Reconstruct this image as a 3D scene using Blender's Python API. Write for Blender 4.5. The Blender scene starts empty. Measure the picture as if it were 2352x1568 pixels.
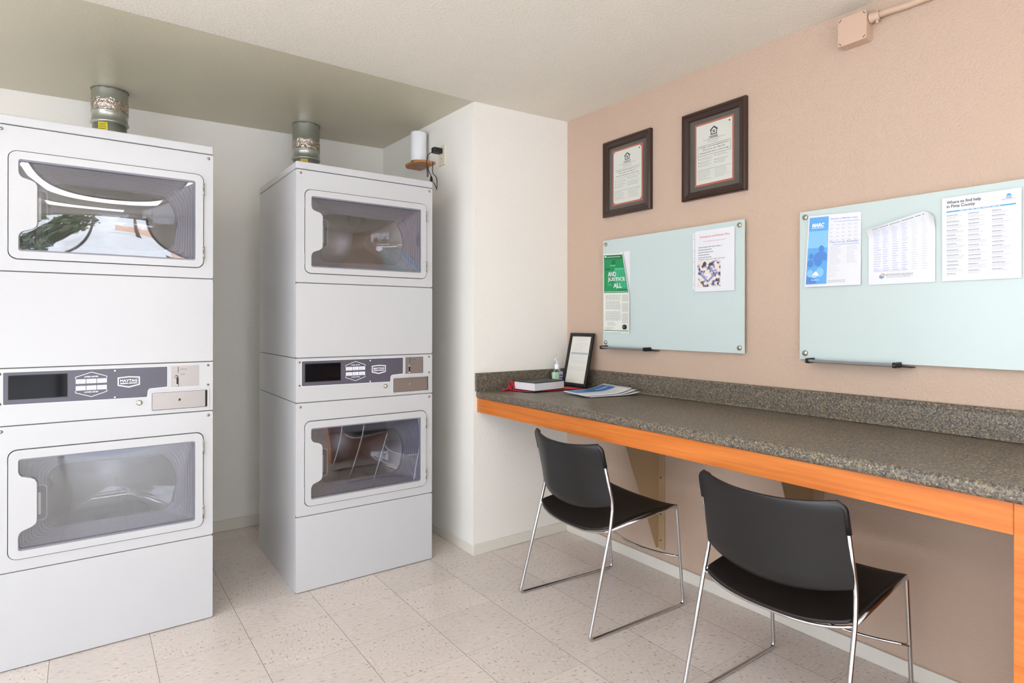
import bpy, bmesh, math, random
from mathutils import Vector, Matrix
from mathutils.geometry import tessellate_polygon
R = math.radians
random.seed(7)
C = bpy.context.scene.collection
SC = bpy.context.scene

# ------------------------------------------------------------------ camera, light, exposure
cam_d = bpy.data.cameras.new('camera')
cam = bpy.data.objects.new('camera', cam_d); C.objects.link(cam)
cam.location = (0, 0, 1.228)
cam.rotation_mode = 'XYZ'
cam.matrix_world = Matrix.Translation((0, 0, 1.228)) @ Matrix.Rotation(-0.6524, 4, 'Z') @ Matrix.Rotation(R(90), 4, 'X') @ Matrix.Rotation(0.0012, 4, 'Z')
cam_d.sensor_width = 36
cam_d.lens = 1380.99 / 2352 * 36
cam_d.shift_x = -68.9 / 2352
cam_d.shift_y = -45.2 / 2352
cam_d.clip_start = 0.05
SC.camera = cam
SC.view_settings.view_transform = 'Standard'
SC.view_settings.look = 'None'
SC.view_settings.gamma = 1
SC.view_settings.use_curve_mapping = False
SC.view_settings.exposure = 0.10

SKY_STRENGTH = 5.4
ADDED_LAMP = 10.0
w = bpy.data.worlds.new('sky'); SC.world = w; w.use_nodes = True
nt = w.node_tree; nt.nodes.clear()
_o = nt.nodes.new('ShaderNodeOutputWorld'); _b = nt.nodes.new('ShaderNodeBackground')
_tc = nt.nodes.new('ShaderNodeTexCoord'); _sp = nt.nodes.new('ShaderNodeSeparateXYZ'); _cr = nt.nodes.new('ShaderNodeValToRGB')
nt.links.new(_tc.outputs['Generated'], _sp.inputs[0]); nt.links.new(_sp.outputs['Z'], _cr.inputs[0])
_cr.color_ramp.elements[0].position = 0.0; _cr.color_ramp.elements[0].color = (.88, .93, 1.0, 1)
_cr.color_ramp.elements[1].position = 0.8; _cr.color_ramp.elements[1].color = (.62, .76, 1.0, 1)
nt.links.new(_cr.outputs[0], _b.inputs[0]); _b.inputs[1].default_value = SKY_STRENGTH
nt.links.new(_b.outputs[0], _o.inputs[0])

def area(name, loc, rot, sx, sy, energy, color=(1, 1, 1), portal=False):
    d = bpy.data.lights.new(name, 'AREA'); d.shape = 'RECTANGLE'; d.size = sx; d.size_y = sy
    d.energy = energy; d.color = color
    if portal: d.cycles.is_portal = True
    o = bpy.data.objects.new(name, d); C.objects.link(o); o.location = loc; o.rotation_euler = rot
    return o
# daylight through the door opening behind the camera and the window on the left
area('daylight_door', (-.15, -1.86, 1.1), (R(90), 0, R(180)), 2.3, 2.1, 1, portal=True)
area('daylight_window', (-2.36, 0.5, 1.22), (R(90), 0, R(-90)), 4.0, 1.86, 1, portal=True)
sun_d = bpy.data.lights.new('sun', 'SUN'); sun_d.energy = 20.0; sun_d.angle = R(1); sun_d.color = (1, .98, .96)
sun = bpy.data.objects.new('sun', sun_d); C.objects.link(sun); sun.rotation_euler = (R(-30), R(18), 0)

# ------------------------------------------------------------------ measures
XR, YK, XK, YB = 2.2747, 2.7315, 1.6345, 3.9348
XL, YF = -2.3, -1.8
TILE, GX, GY = .3048, .5149, 2.5446

# ------------------------------------------------------------------ materials
def lin(h):
    h = h.lstrip('#'); v = [int(h[i:i + 2], 16) / 255 for i in (0, 2, 4)]
    return tuple((c / 12.92 if c <= .04045 else ((c + .055) / 1.055) ** 2.4) for c in v) + (1,)
class M:
    def __init__(s, name):
        s.m = bpy.data.materials.new(name); s.m.use_nodes = True; s.t = s.m.node_tree
        s.p = s.t.nodes['Principled BSDF']
    def n(s, typ, **k):
        x = s.t.nodes.new('ShaderNode' + typ)
        for a, b in k.items():
            if hasattr(x, a) and a not in x.inputs: setattr(x, a, b)
            else: x.inputs[a].default_value = b
        return x
    def l(s, a, b): s.t.links.new(a, b)
def pbr(name, col, rough=.5, metal=0, spec=.5, bump=None, coat=0):
    m = M(name); p = m.p
    p.inputs['Base Color'].default_value = lin(col) if isinstance(col, str) else col
    p.inputs['Roughness'].default_value = rough; p.inputs['Metallic'].default_value = metal
    p.inputs['Specular IOR Level'].default_value = spec
    p.inputs['Coat Weight'].default_value = coat
    if bump:
        sc, st, dist = bump
        tc = m.n('TexCoord'); nz = m.n('TexNoise'); nz.inputs['Scale'].default_value = sc; nz.inputs['Detail'].default_value = 3
        m.l(tc.outputs['Object'], nz.inputs['Vector'])
        b = m.n('Bump'); b.inputs['Strength'].default_value = st; b.inputs['Distance'].default_value = dist
        m.l(nz.outputs[0], b.inputs['Height']); m.l(b.outputs[0], p.inputs['Normal'])
    return m.m

MAT = {}
MAT['wall_white'] = pbr('wall_white', '#eeeae2', .6, bump=(90, .35, .004))
MAT['wall_tan'] = pbr('wall_tan', '#c0a793', .62, bump=(130, .55, .005))
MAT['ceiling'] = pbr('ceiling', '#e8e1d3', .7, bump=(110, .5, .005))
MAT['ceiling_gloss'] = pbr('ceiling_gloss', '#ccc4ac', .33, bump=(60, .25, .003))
MAT['base_white'] = pbr('base_white', '#ded8cc', .45, bump=(30, .2, .002))
MAT['enamel'] = pbr('enamel', '#c5c5c6', .2, spec=.28)
MAT['enamel_side'] = MAT['enamel']
MAT['gap'] = pbr('gap', '#6d6a66', .7)
MAT['dark_gap'] = pbr('dark_gap', '#2a2826', .8)
MAT['label_grey'] = pbr('label_grey', '#55535f', .35)
MAT['print_white'] = pbr('print_white', '#eceef4', .5)
MAT['print_grey'] = pbr('print_grey', '#a9aab0', .6)
MAT['display'] = pbr('display', '#0b0a0e', .06, spec=.12)
MAT['steel'] = pbr('steel', '#a39d99', .38, .9)
MAT['chrome'] = pbr('chrome', '#c9c9cb', .12, 1)
MAT['brass'] = pbr('brass', '#aca69a', .35, .8)
MAT['galv'] = pbr('galv', '#b4b6ac', .34, .75, bump=(12, .15, .003))
MAT['foil'] = pbr('foil', '#c9bdb2', .2, 1, bump=(80, 1.0, .01))
MAT['yellow'] = pbr('yellow', '#e8d21a', .5)
MAT['black_plastic'] = pbr('black_plastic', '#131214', .38, bump=(350, .1, .001))
MAT['black_vinyl'] = pbr('black_vinyl', '#17110f', .5, bump=(260, .15, .001))
MAT['black'] = pbr('black', '#121213', .45)
MAT['liner'] = pbr('liner', '#83828c', .4)
MAT['drum'] = pbr('drum', '#b0ada8', .35, .7)
MAT['frame_wood'] = pbr('frame_wood', '#35211a', .28, bump=(25, .1, .002))
MAT['mat_board'] = pbr('mat_board', '#57514a', .8)
MAT['mat_red'] = pbr('mat_red', '#b5604e', .8)
MAT['paper'] = pbr('paper', '#dadadd', .7)
MAT['paper_warm'] = pbr('paper_warm', '#dcd8cd', .7)
MAT['paper_news'] = pbr('paper_news', '#dcdcd2', .8)
MAT['ink'] = pbr('ink', '#2a2a2c', .7)
MAT['ink_soft'] = pbr('ink_soft', '#8d8f94', .7)
MAT['ink_faint'] = pbr('ink_faint', '#bcbfc8', .7)
MAT['ink_blue'] = pbr('ink_blue', '#8c9fd0', .7)
MAT['ink_pink'] = pbr('ink_pink', '#c79a98', .7)
MAT['ink_red'] = pbr('ink_red', '#d98a80', .7)
MAT['blue_flyer'] = pbr('blue_flyer', '#5fa2dc', .45)
MAT['blue_deep'] = pbr('blue_deep', '#4f83c8', .45)
MAT['blue_light'] = pbr('blue_light', '#83bde6', .45)
MAT['blue_bar'] = pbr('blue_bar', '#4d9cc6', .5)
MAT['blue_cover'] = pbr('blue_cover', '#2c74b8', .4)
MAT['green'] = pbr('green', '#12894f', .6)
MAT['green_dark'] = pbr('green_dark', '#0d6b3e', .6)
MAT['green_light'] = pbr('green_light', '#45b98a', .6)
MAT['tan_metal'] = pbr('tan_metal', '#b39673', .5)
MAT['conduit'] = pbr('conduit', '#c9ab94', .5)
MAT['red_cloth'] = pbr('red_cloth', '#c2182c', .6)
MAT['white_plastic'] = pbr('white_plastic', '#f1f1f3', .35)
MAT['ivory'] = pbr('ivory', '#e0d6c0', .4)
MAT['shelf_wood'] = pbr('shelf_wood', '#b87a44', .4)
MAT['tray'] = pbr('tray', '#a9abae', .35, .6)
MAT['orange_dot'] = pbr('orange_dot', '#e5a04a', .6)
MAT['purple'] = pbr('purple', '#4a3f86', .5)
MAT['cream_seed'] = pbr('cream_seed', '#d9b877', .6)

def glass(name, tint, refl_min=.0, rough=.0):
    m = M(name); t = m.t; t.nodes.remove(m.p)
    out = t.nodes['Material Output']
    tr = m.n('BsdfTransparent'); tr.inputs[0].default_value = tint
    gl = m.n('BsdfGlossy'); gl.inputs['Roughness'].default_value = rough; gl.inputs['Color'].default_value = (1, 1, 1, 1)
    ge = m.n('NewGeometry'); dt = m.n('VectorMath', operation='DOT_PRODUCT'); m.l(ge.outputs['Normal'], dt.inputs[0]); m.l(ge.outputs['Incoming'], dt.inputs[1])
    ab = m.n('Math', operation='ABSOLUTE'); m.l(dt.outputs['Value'], ab.inputs[0])
    iv = m.n('Math', operation='SUBTRACT'); iv.inputs[0].default_value = 1; m.l(ab.outputs[0], iv.inputs[1])
    pw = m.n('Math', operation='POWER'); pw.inputs[1].default_value = 5; m.l(iv.outputs[0], pw.inputs[0])
    mx = m.n('MixShader'); ad = m.n('Math', operation='MULTIPLY_ADD'); ad.inputs[1].default_value = .9; ad.inputs[2].default_value = .05 + refl_min
    m.l(pw.outputs[0], ad.inputs[0]); m.l(ad.outputs[0], mx.inputs[0]); m.l(tr.outputs[0], mx.inputs[1]); m.l(gl.outputs[0], mx.inputs[2])
    m.l(mx.outputs[0], out.inputs[0])
    return m.m
MAT['glass_smoke'] = glass('glass_smoke', (.74, .74, .78, 1), .09, .02)
MAT['glass_bowl'] = glass('glass_bowl', (.85, .85, .88, 1), .03, .05)
MAT['glass_clear'] = glass('glass_clear', (.93, .95, .95, 1), .0)
MAT['glass_green'] = glass('glass_green', (.9, .97, .92, 1), .02, .03)

def marker_glass():
    m = M('marker_glass'); m.p.inputs['Base Color'].default_value = lin('#bfccc9')
    m.p.inputs['Roughness'].default_value = .22; m.p.inputs['Specular IOR Level'].default_value = .35
    return m.m
MAT['marker_glass'] = marker_glass()
MAT['glass_edge'] = pbr('glass_edge', '#dfeee6', .2)

def floor_mat():
    m = M('vinyl_tile'); p = m.p
    tc = m.n('TexCoord'); sep = m.n('SeparateXYZ'); m.l(tc.outputs['Object'], sep.inputs[0])
    def math_(op, a, b=None):
        x = m.n('Math', operation=op)
        for i, v in enumerate((a, b)):
            if v is None: continue
            if isinstance(v, (int, float)): x.inputs[i].default_value = v
            else: m.l(v, x.inputs[i])
        return x.outputs[0]
    tx = math_('DIVIDE', math_('SUBTRACT', sep.outputs[0], GX), TILE)
    ty = math_('DIVIDE', math_('SUBTRACT', sep.outputs[1], GY), TILE)
    fx, fy = math_('FLOOR', tx), math_('FLOOR', ty)
    rx, ry = math_('SUBTRACT', tx, fx), math_('SUBTRACT', ty, fy)
    ex = math_('MINIMUM', rx, math_('SUBTRACT', 1, rx)); ey = math_('MINIMUM', ry, math_('SUBTRACT', 1, ry))
    jx = math_('LESS_THAN', ex, .0026); jy = math_('MULTIPLY', math_('LESS_THAN', ey, .0022), .55)
    joint = math_('MAXIMUM', jx, jy)
    cmb = m.n('CombineXYZ'); m.l(fx, cmb.inputs[0]); m.l(fy, cmb.inputs[1])
    wn = m.n('TexWhiteNoise', noise_dimensions='2D'); m.l(cmb.outputs[0], wn.inputs['Vector'])
    # checkerboard: alternate tiles turn the grain a quarter
    chk = math_('GREATER_THAN', math_('ABSOLUTE', math_('MODULO', math_('ADD', fx, fy), 2)), .5)
    def grain(sx, sy):
        c = m.n('CombineXYZ'); m.l(math_('ADD', math_('MULTIPLY', sep.outputs[0], sx), math_('MULTIPLY', wn.outputs[0], 40)), c.inputs[0])
        m.l(math_('ADD', math_('MULTIPLY', sep.outputs[1], sy), math_('MULTIPLY', sep.outputs[0], sy * .18)), c.inputs[1])
        nz = m.n('TexNoise'); nz.inputs['Scale'].default_value = 1; nz.inputs['Detail'].default_value = 1.5; nz.inputs['Roughness'].default_value = .4
        m.l(c.outputs[0], nz.inputs['Vector']); return nz.outputs[0]
    ga, gb = grain(38, 150), grain(120, 60)
    mixg = m.n('Mix'); m.l(chk, mixg.inputs[0]); m.l(ga, mixg.inputs[2]); m.l(gb, mixg.inputs[3])
    cr = m.n('ValToRGB'); e = cr.color_ramp.elements
    e[0].position = .27; e[0].color = lin('#ab988c'); e[1].position = .37; e[1].color = lin('#ddd1c7')
    e.new(.60).color = lin('#ded2c8'); e.new(.72).color = lin('#e8ded6')
    m.l(mixg.outputs[0], cr.inputs[0])
    cl = m.n('TexNoise'); cl.inputs['Scale'].default_value = 5; m.l(tc.outputs['Object'], cl.inputs['Vector'])
    br = m.n('HueSaturation')
    val = math_('ADD', .86, math_('ADD', math_('MULTIPLY', wn.outputs[0], .07), math_('MULTIPLY', cl.outputs[0], .14)))
    m.l(val, br.inputs['Value']); m.l(cr.outputs[0], br.inputs['Color'])
    mj = m.n('MixRGB'); mj.inputs[2].default_value = lin('#75665b'); m.l(joint, mj.inputs[0]); m.l(br.outputs[0], mj.inputs[1])
    m.l(mj.outputs[0], p.inputs['Base Color'])
    p.inputs['Roughness'].default_value = .27; p.inputs['Specular IOR Level'].default_value = .45
    b = m.n('Bump'); b.inputs['Strength'].default_value = .06; b.inputs['Distance'].default_value = .003
    n2 = m.n('TexNoise'); n2.inputs['Scale'].default_value = 14; m.l(tc.outputs['Object'], n2.inputs['Vector'])
    m.l(n2.outputs[0], b.inputs['Height']); m.l(b.outputs[0], p.inputs['Normal'])
    return m.m
MAT['floor'] = floor_mat()

def laminate():
    m = M('granite_laminate'); p = m.p; tc = m.n('TexCoord')
    v = m.n('TexVoronoi'); v.inputs['Scale'].default_value = 260; m.l(tc.outputs['Object'], v.inputs['Vector'])
    n = m.n('TexNoise'); n.inputs['Scale'].default_value = 150; n.inputs['Detail'].default_value = 4; m.l(tc.outputs['Object'], n.inputs['Vector'])
    sep = m.n('SeparateColor'); m.l(v.outputs['Color'], sep.inputs[0])
    cr = m.n('ValToRGB'); e = cr.color_ramp.elements; cr.color_ramp.interpolation = 'LINEAR'
    e[0].position = 0; e[0].color = lin('#3d3a38'); e[1].position = 1; e[1].color = lin('#a08e6c')
    e.new(.25).color = lin('#55504a'); e.new(.5).color = lin('#6c6053'); e.new(.72).color = lin('#7e6f58'); e.new(.85).color = lin('#6a6964')
    m.l(sep.outputs[0], cr.inputs[0])
    hs = m.n('HueSaturation'); mp = m.n('MapRange'); m.l(n.outputs[0], mp.inputs[0]); mp.inputs[1].default_value = .3; mp.inputs[2].default_value = .7; mp.inputs[3].default_value = .55; mp.inputs[4].default_value = 1.35
    m.l(mp.outputs[0], hs.inputs['Value']); m.l(cr.outputs[0], hs.inputs['Color'])
    m.l(hs.outputs[0], p.inputs['Base Color']); p.inputs['Roughness'].default_value = .38
    b = m.n('Bump'); b.inputs['Strength'].default_value = .25; b.inputs['Distance'].default_value = .001
    m.l(n.outputs[0], b.inputs['Height']); m.l(b.outputs[0], p.inputs['Normal'])
    return m.m
MAT['laminate'] = laminate()

def orange_wood():
    m = M('orange_wood'); p = m.p; tc = m.n('TexCoord'); mp = m.n('Mapping'); mp.inputs['Scale'].default_value = (30, 2.2, 60)
    m.l(tc.outputs['Object'], mp.inputs[0]); n = m.n('TexNoise'); n.inputs['Scale'].default_value = 1.4; n.inputs['Detail'].default_value = 5; m.l(mp.outputs[0], n.inputs['Vector'])
    cr = m.n('ValToRGB'); e = cr.color_ramp.elements; e[0].position = .3; e[0].color = lin('#b9621f'); e[1].position = .7; e[1].color = lin('#d07a32')
    m.l(n.outputs[0], cr.inputs[0]); m.l(cr.outputs[0], p.inputs['Base Color']); p.inputs['Roughness'].default_value = .35
    return m.m
MAT['orange_wood'] = orange_wood()

def aerial():
    m = M('aerial_photo'); p = m.p; tc = m.n('TexCoord')
    n = m.n('TexNoise'); n.inputs['Scale'].default_value = 55; n.inputs['Detail'].default_value = 3; m.l(tc.outputs['Object'], n.inputs['Vector'])
    cr = m.n('ValToRGB'); e = cr.color_ramp.elements; e[0].position = .36; e[0].color = lin('#4d4f63'); e[1].position = .62; e[1].color = lin('#e3d3c6')
    e.new(.43).color = lin('#8f92b4'); e.new(.48).color = lin('#ddcfc6')
    m.l(n.outputs[0], cr.inputs[0]); m.l(cr.outputs[0], p.inputs['Base Color']); p.inputs['Roughness'].default_value = .5
    return m.m
MAT['aerial'] = aerial()
MAT['ground'] = pbr('ground', '#c6c6c6', .9)
MAT['stucco_out'] = pbr('stucco_out', '#c9a78f', .9)
MAT['leaf'] = pbr('leaf', '#4b5b34', .7)
MAT['bark'] = pbr('bark', '#6b5a49', .9)

# ------------------------------------------------------------------ mesh helpers
class MB:
    """collects shapes into one mesh; each shape may carry its own material"""
    def __init__(s): s.v = []; s.f = []; s.mi = []; s.sm = []; s.mats = []
    def m(s, mat):
        mat = MAT[mat] if isinstance(mat, str) else mat
        if mat not in s.mats: s.mats.append(mat)
        return s.mats.index(mat)
    def add(s, vs, fs, mat, smooth=False):
        k = len(s.v); i = s.m(mat); s.v += [tuple(v) for v in vs]
        for f in fs: s.f.append(tuple(k + a for a in f)); s.mi.append(i); s.sm.append(smooth)
        return s
    def box(s, a, b, mat):
        x0, y0, z0 = a; x1, y1, z1 = b
        vs = [(x0, y0, z0), (x1, y0, z0), (x1, y1, z0), (x0, y1, z0), (x0, y0, z1), (x1, y0, z1), (x1, y1, z1), (x0, y1, z1)]
        return s.add(vs, [(0, 3, 2, 1), (4, 5, 6, 7), (0, 1, 5, 4), (1, 2, 6, 5), (2, 3, 7, 6), (3, 0, 4, 7)], mat)
    def prism(s, loops, fn, h0, h1, mat, smooth=False):
        """loops: outer polygon and holes as 2-D lists; fn(u, v, h) gives the 3-D point"""
        pts = [p for lp in loops for p in lp]; n = len(pts)
        tris = tessellate_polygon([[Vector((p[0], p[1], 0)) for p in lp] for lp in loops])
        vs = [fn(p[0], p[1], h0) for p in pts] + [fn(p[0], p[1], h1) for p in pts]
        fs = []
        for t in tris:
            fs.append(tuple(t)); fs.append(tuple(n + a for a in reversed(t)))
        k = 0
        for lp in loops:
            L = len(lp)
            for i in range(L): fs.append((k + i, k + (i + 1) % L, n + k + (i + 1) % L, n + k + i))
            k += L
        return s.add(vs, fs, mat, smooth)
    def flat(s, poly, fn, h, mat):
        tris = tessellate_polygon([[Vector((p[0], p[1], 0)) for p in poly]])
        return s.add([fn(p[0], p[1], h) for p in poly], [tuple(t) for t in tris], mat)
    def tube(s, path, r, mat, seg=10, closed=False, cap=True):
        P = [Vector(p) for p in path]; n = len(P); rings = []
        T = []
        for i in range(n):
            if closed: t = P[(i + 1) % n] - P[(i - 1) % n]
            else: t = P[min(i + 1, n - 1)] - P[max(i - 1, 0)]
            T.append(t.normalized())
        u = T[0].orthogonal().normalized()
        for i in range(n):
            u = (u - T[i] * u.dot(T[i]))
            u = u.normalized() if u.length > 1e-6 else T[i].orthogonal().normalized()
            w_ = T[i].cross(u); rr = r[i] if isinstance(r, (list, tuple)) else r
            rings.append([P[i] + (u * math.cos(2 * math.pi * k / seg) + w_ * math.sin(2 * math.pi * k / seg)) * rr for k in range(seg)])
        vs = [v for rg in rings for v in rg]; fs = []
        for i in range(n if closed else n - 1):
            j = (i + 1) % n
            for k in range(seg): fs.append((i * seg + k, i * seg + (k + 1) % seg, j * seg + (k + 1) % seg, j * seg + k))
        if cap and not closed: fs.append(tuple(range(seg))[::-1]); fs.append(tuple((n - 1) * seg + k for k in range(seg)))
        return s.add(vs, fs, mat, True)
    def cyl(s, a, b, r, mat, seg=24, r2=None):
        return s.tube([a, b], [r, r if r2 is None else r2], mat, seg)
    def lathe(s, prof, c, mat, seg=32, axis='Z'):
        vs = []; fs = []; n = len(prof)
        for k in range(seg):
            a = 2 * math.pi * k / seg
            for r, h in prof:
                p = {'Z': (r * math.cos(a), r * math.sin(a), h), 'X': (h, r * math.cos(a), r * math.sin(a)), 'Y': (r * math.cos(a), h, r * math.sin(a))}[axis]
                vs.append((c[0] + p[0], c[1] + p[1], c[2] + p[2]))
        for k in range(seg):
            j = (k + 1) % seg
            for i in range(n - 1): fs.append((k * n + i, j * n + i, j * n + i + 1, k * n + i + 1))
        return s.add(vs, fs, mat, True)
    def grid(s, fn, nu, nv, mat, smooth=True):
        vs = [fn(i / nu, j / nv) for j in range(nv + 1) for i in range(nu + 1)]
        fs = [(j * (nu + 1) + i, j * (nu + 1) + i + 1, (j + 1) * (nu + 1) + i + 1, (j + 1) * (nu + 1) + i) for j in range(nv) for i in range(nu)]
        return s.add(vs, fs, mat, smooth)
    def text(s, txt, fn, x, y, width, height, mat, h=.0004, bold=0., shear=0., align='L'):
        """lettering laid on fn(u, v, h), u to the right, v up"""
        c = bpy.data.curves.new('lettering', 'FONT'); c.body = txt; c.size = 1; c.offset = bold; c.shear = shear; c.resolution_u = 3
        o = bpy.data.objects.new('lettering', c); C.objects.link(o)
        bpy.context.view_layer.update()
        me = o.evaluated_get(bpy.context.evaluated_depsgraph_get()).to_mesh()
        vs = [v.co.copy() for v in me.vertices]; fs = [tuple(p.vertices) for p in me.polygons]
        o.to_mesh_clear(); bpy.data.objects.remove(o); bpy.data.curves.remove(c)
        if not vs: return s
        x0 = min(v.x for v in vs); x1 = max(v.x for v in vs); y0 = min(v.y for v in vs); y1 = max(v.y for v in vs)
        sy = height / max(y1 - y0, 1e-5); sx = (width / (x1 - x0)) if width else sy
        off = 0 if align == 'L' else -(x1 - x0) * sx / 2
        return s.add([fn(x + off + (v.x - x0) * sx, y + (v.y - y0) * sy, h) for v in vs], fs, mat)
    def lines(s, fn, x, y, wd, n, pitch, th, mat, h=.0003, rag=.3, gap=True, rnd=random):
        """rows of small unreadable print: strips broken into words"""
        for i in range(n):
            end = wd * (1 - rnd.random() * rag); u = 0
            while u < end:
                ww = min(wd * (.08 + rnd.random() * .16), end - u) if gap else end
                a, b = x + u, x + u + ww; yy = y - i * pitch
                k = 3 if ww > .02 else 1
                for q in range(k):
                    p, r_ = a + (b - a) * q / k, a + (b - a) * (q + 1) / k
                    s.add([fn(p, yy - th, h), fn(r_, yy - th, h), fn(r_, yy, h), fn(p, yy, h)], [(0, 1, 2, 3)], mat)
                u += ww + wd * .025
        return s
    def build(s, name, parent=None, bevel=0, seg=2, weld=False, auto=None, loc=None):
        me = bpy.data.meshes.new(name); me.from_pydata(s.v, [], s.f); me.update()
        for m_ in s.mats: me.materials.append(m_)
        for p, i, sm in zip(me.polygons, s.mi, s.sm): p.material_index = i; p.use_smooth = sm
        bm = bmesh.new(); bm.from_mesh(me)
        bmesh.ops.remove_doubles(bm, verts=bm.verts, dist=1e-6)
        bmesh.ops.recalc_face_normals(bm, faces=bm.faces)
        bm.to_mesh(me); bm.free()
        o = bpy.data.objects.new(name, me); C.objects.link(o)
        if parent: o.parent = parent
        if loc: o.location = loc
        if bevel:
            b = o.modifiers.new('bevel', 'BEVEL'); b.width = bevel; b.segments = seg; b.limit_method = 'ANGLE'; b.angle_limit = R(40); b.harden_normals = False
            for p in me.polygons: p.use_smooth = p.use_smooth
        return o
def thing(name, label, cat, loc=(0, 0, 0), rotz=0, group=None):
    o = bpy.data.objects.new(name, None); C.objects.link(o); o.location = loc; o.rotation_euler = (0, 0, rotz); o.empty_display_size = .05
    return tag(o, label, cat, group)
def tag(o, label, cat, group=None):
    o['label'] = label; o['category'] = cat
    if group: o['group'] = group
    return o
def struct(name, mb, **k):
    o = mb.build(name, **k); o['kind'] = 'structure'; return o
def arc(cx, cy, r, a0, a1, n=6):
    return [(cx + r * math.cos(R(a0 + (a1 - a0) * i / n)), cy + r * math.sin(R(a0 + (a1 - a0) * i / n))) for i in range(n + 1)]
def rrect(x0, y0, x1, y1, r, n=6):
    return arc(x0 + r, y0 + r, r, 180, 270, n) + arc(x1 - r, y0 + r, r, 270, 360, n) + arc(x1 - r, y1 - r, r, 0, 90, n) + arc(x0 + r, y1 - r, r, 90, 180, n)
def fillet(P, rad, n=6):
    """round the inner corners of a 3-D polyline"""
    P = [Vector(p) for p in P]; out = [P[0]]
    for i in range(1, len(P) - 1):
        r = rad[i] if isinstance(rad, (list, dict)) else rad
        a, b, c = P[i - 1], P[i], P[i + 1]; u = (a - b); v = (c - b)
        d = min(r, u.length * .48, v.length * .48); p0 = b + u.normalized() * d; p1 = b + v.normalized() * d
        for k in range(n + 1):
            t = k / n; out.append(p0 * (1 - t) ** 2 + b * 2 * t * (1 - t) + p1 * t * t)
    out.append(P[-1]); return out
def solidify(o, th, off=-1):
    s = o.modifiers.new('solid', 'SOLIDIFY'); s.thickness = th; s.offset = off; return o

# ------------------------------------------------------------------ the room
XO, YO = 0, 0
struct('floor', MB().box((XL - .1, YF - .1, -.1), (XR + .1, YB + .1, 0), 'floor'))
struct('wall_right', MB().box((XR, YF - .1, 0), (XR + .1, YB + .1, 2.6), 'wall_tan'))
struct('wall_back', MB().box((XL - .1, YB, 0), (XK, YB + .1, 2.6), 'wall_white')
       .box((-.6, YB - .0015, 1.54), (XK, YB, 1.843), 'wall_white'))
struct('wall_closet', MB().prism([[(XK, YK), (XR, YK), (XR, YB + .1), (XK, YB + .1)]], lambda u, v, h: (u, v, h), 0, 2.6, 'wall_white'))
# left wall with its window, front wall (behind the camera) with its wide doorway
lw = MB()
for a, b in (((YF, 0), (-1.5, 2.6)), ((2.5, 0), (YB, 2.6)), ((-1.5, 0), (2.5, .3)), ((-1.5, 2.15), (2.5, 2.6))):
    lw.box((XL - .1, a[0], a[1]), (XL, b[0], b[1]), 'wall_white')
struct('wall_left', lw)
fw = MB()
for a, b in (((XL - .1, 0), (-1.3, 2.6)), ((1.0, 0), (XR, 2.6)), ((-1.3, 2.15), (1.0, 2.6))):
    fw.box((a[0], YF - .1, a[1]), (b[0], YF, b[1]), 'wall_white')
struct('wall_front', fw)
wf = MB()
for z in (.3, 2.11): wf.box((XL - .07, -1.5, z), (XL - .03, 2.5, z + .04), 'steel')
for y in (-1.5, -.17, 1.16, 2.46): wf.box((XL - .07, y, .3), (XL - .03, y + .04, 2.15), 'steel')
struct('window_1', wf)
df = MB()
df.box((-1.3, YF - .08, 0), (-1.25, YF - .02, 2.15), 'steel').box((.95, YF - .08, 0), (1.0, YF - .02, 2.15), 'steel').box((-1.3, YF - .08, 2.1), (1.0, YF - .02, 2.15), 'steel').box((-.2, YF - .08, 0), (-.15, YF - .02, 2.15), 'steel')
struct('door_1', df)
# ceiling: slightly out of level, with a crease along the front of the alcove
def ch(x, y):
    t = min(max((y - .97) / (YK - .97), 0), 1)
    hr = 2.38 + .028 * t; hk = 2.386
    if y <= YK + .02:
        s_ = min(max((x - XK) / (XR - XK), 0), 1) if y > .97 else .0
        base = hk + (2.408 - hk) * s_ * t
        return base if y > .97 else 2.384
    q = (y - YK) / (YB - YK)
    bk = 2.372 + (x + .0) * .0243
    return hk * (1 - q) + bk * q
def cmesh(xs, ys, mat):
    m_ = MB(); n = len(xs)
    lo = [(x, y, ch(x, y)) for y in ys for x in xs]; hi = [(x, y, 2.6) for y in ys for x in xs]; N = len(lo)
    fs = [(j * n + i, j * n + i + 1, (j + 1) * n + i + 1, (j + 1) * n + i) for j in range(len(ys) - 1) for i in range(n - 1)]
    m_.add(lo, [f[::-1] for f in fs], mat); m_.add(hi, fs, mat)
    return m_
struct('ceiling', cmesh([XL, 0, XK, 1.95, XR], [YF, .0, .97, 1.55, YK], 'ceiling'))
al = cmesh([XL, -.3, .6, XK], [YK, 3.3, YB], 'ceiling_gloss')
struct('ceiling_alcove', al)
# baseboards
b_ = .012
struct('baseboard_right', MB().box((XR - b_, .3, 0), (XR, YK, .056), 'base_white'), bevel=.003)
struct('baseboard_closet', MB().box((XK, YK - b_, 0), (XR - b_, YK, .055), 'base_white').box((XK - .008, YK - b_, 0), (XK, YB, .048), 'base_white'), bevel=.003)
struct('baseboard_back', MB().box((XL, YB - b_, 0), (XK - .008, YB, .066), 'base_white'), bevel=.003)
# outdoors, seen only as a reflection in the dryer doors
struct('ground', MB().box((-60, -60, -.25), (60, YF - .11, -.12), 'ground').box((-60, YF - .11, -.25), (XL - .12, 40, -.12), 'ground'))

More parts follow.
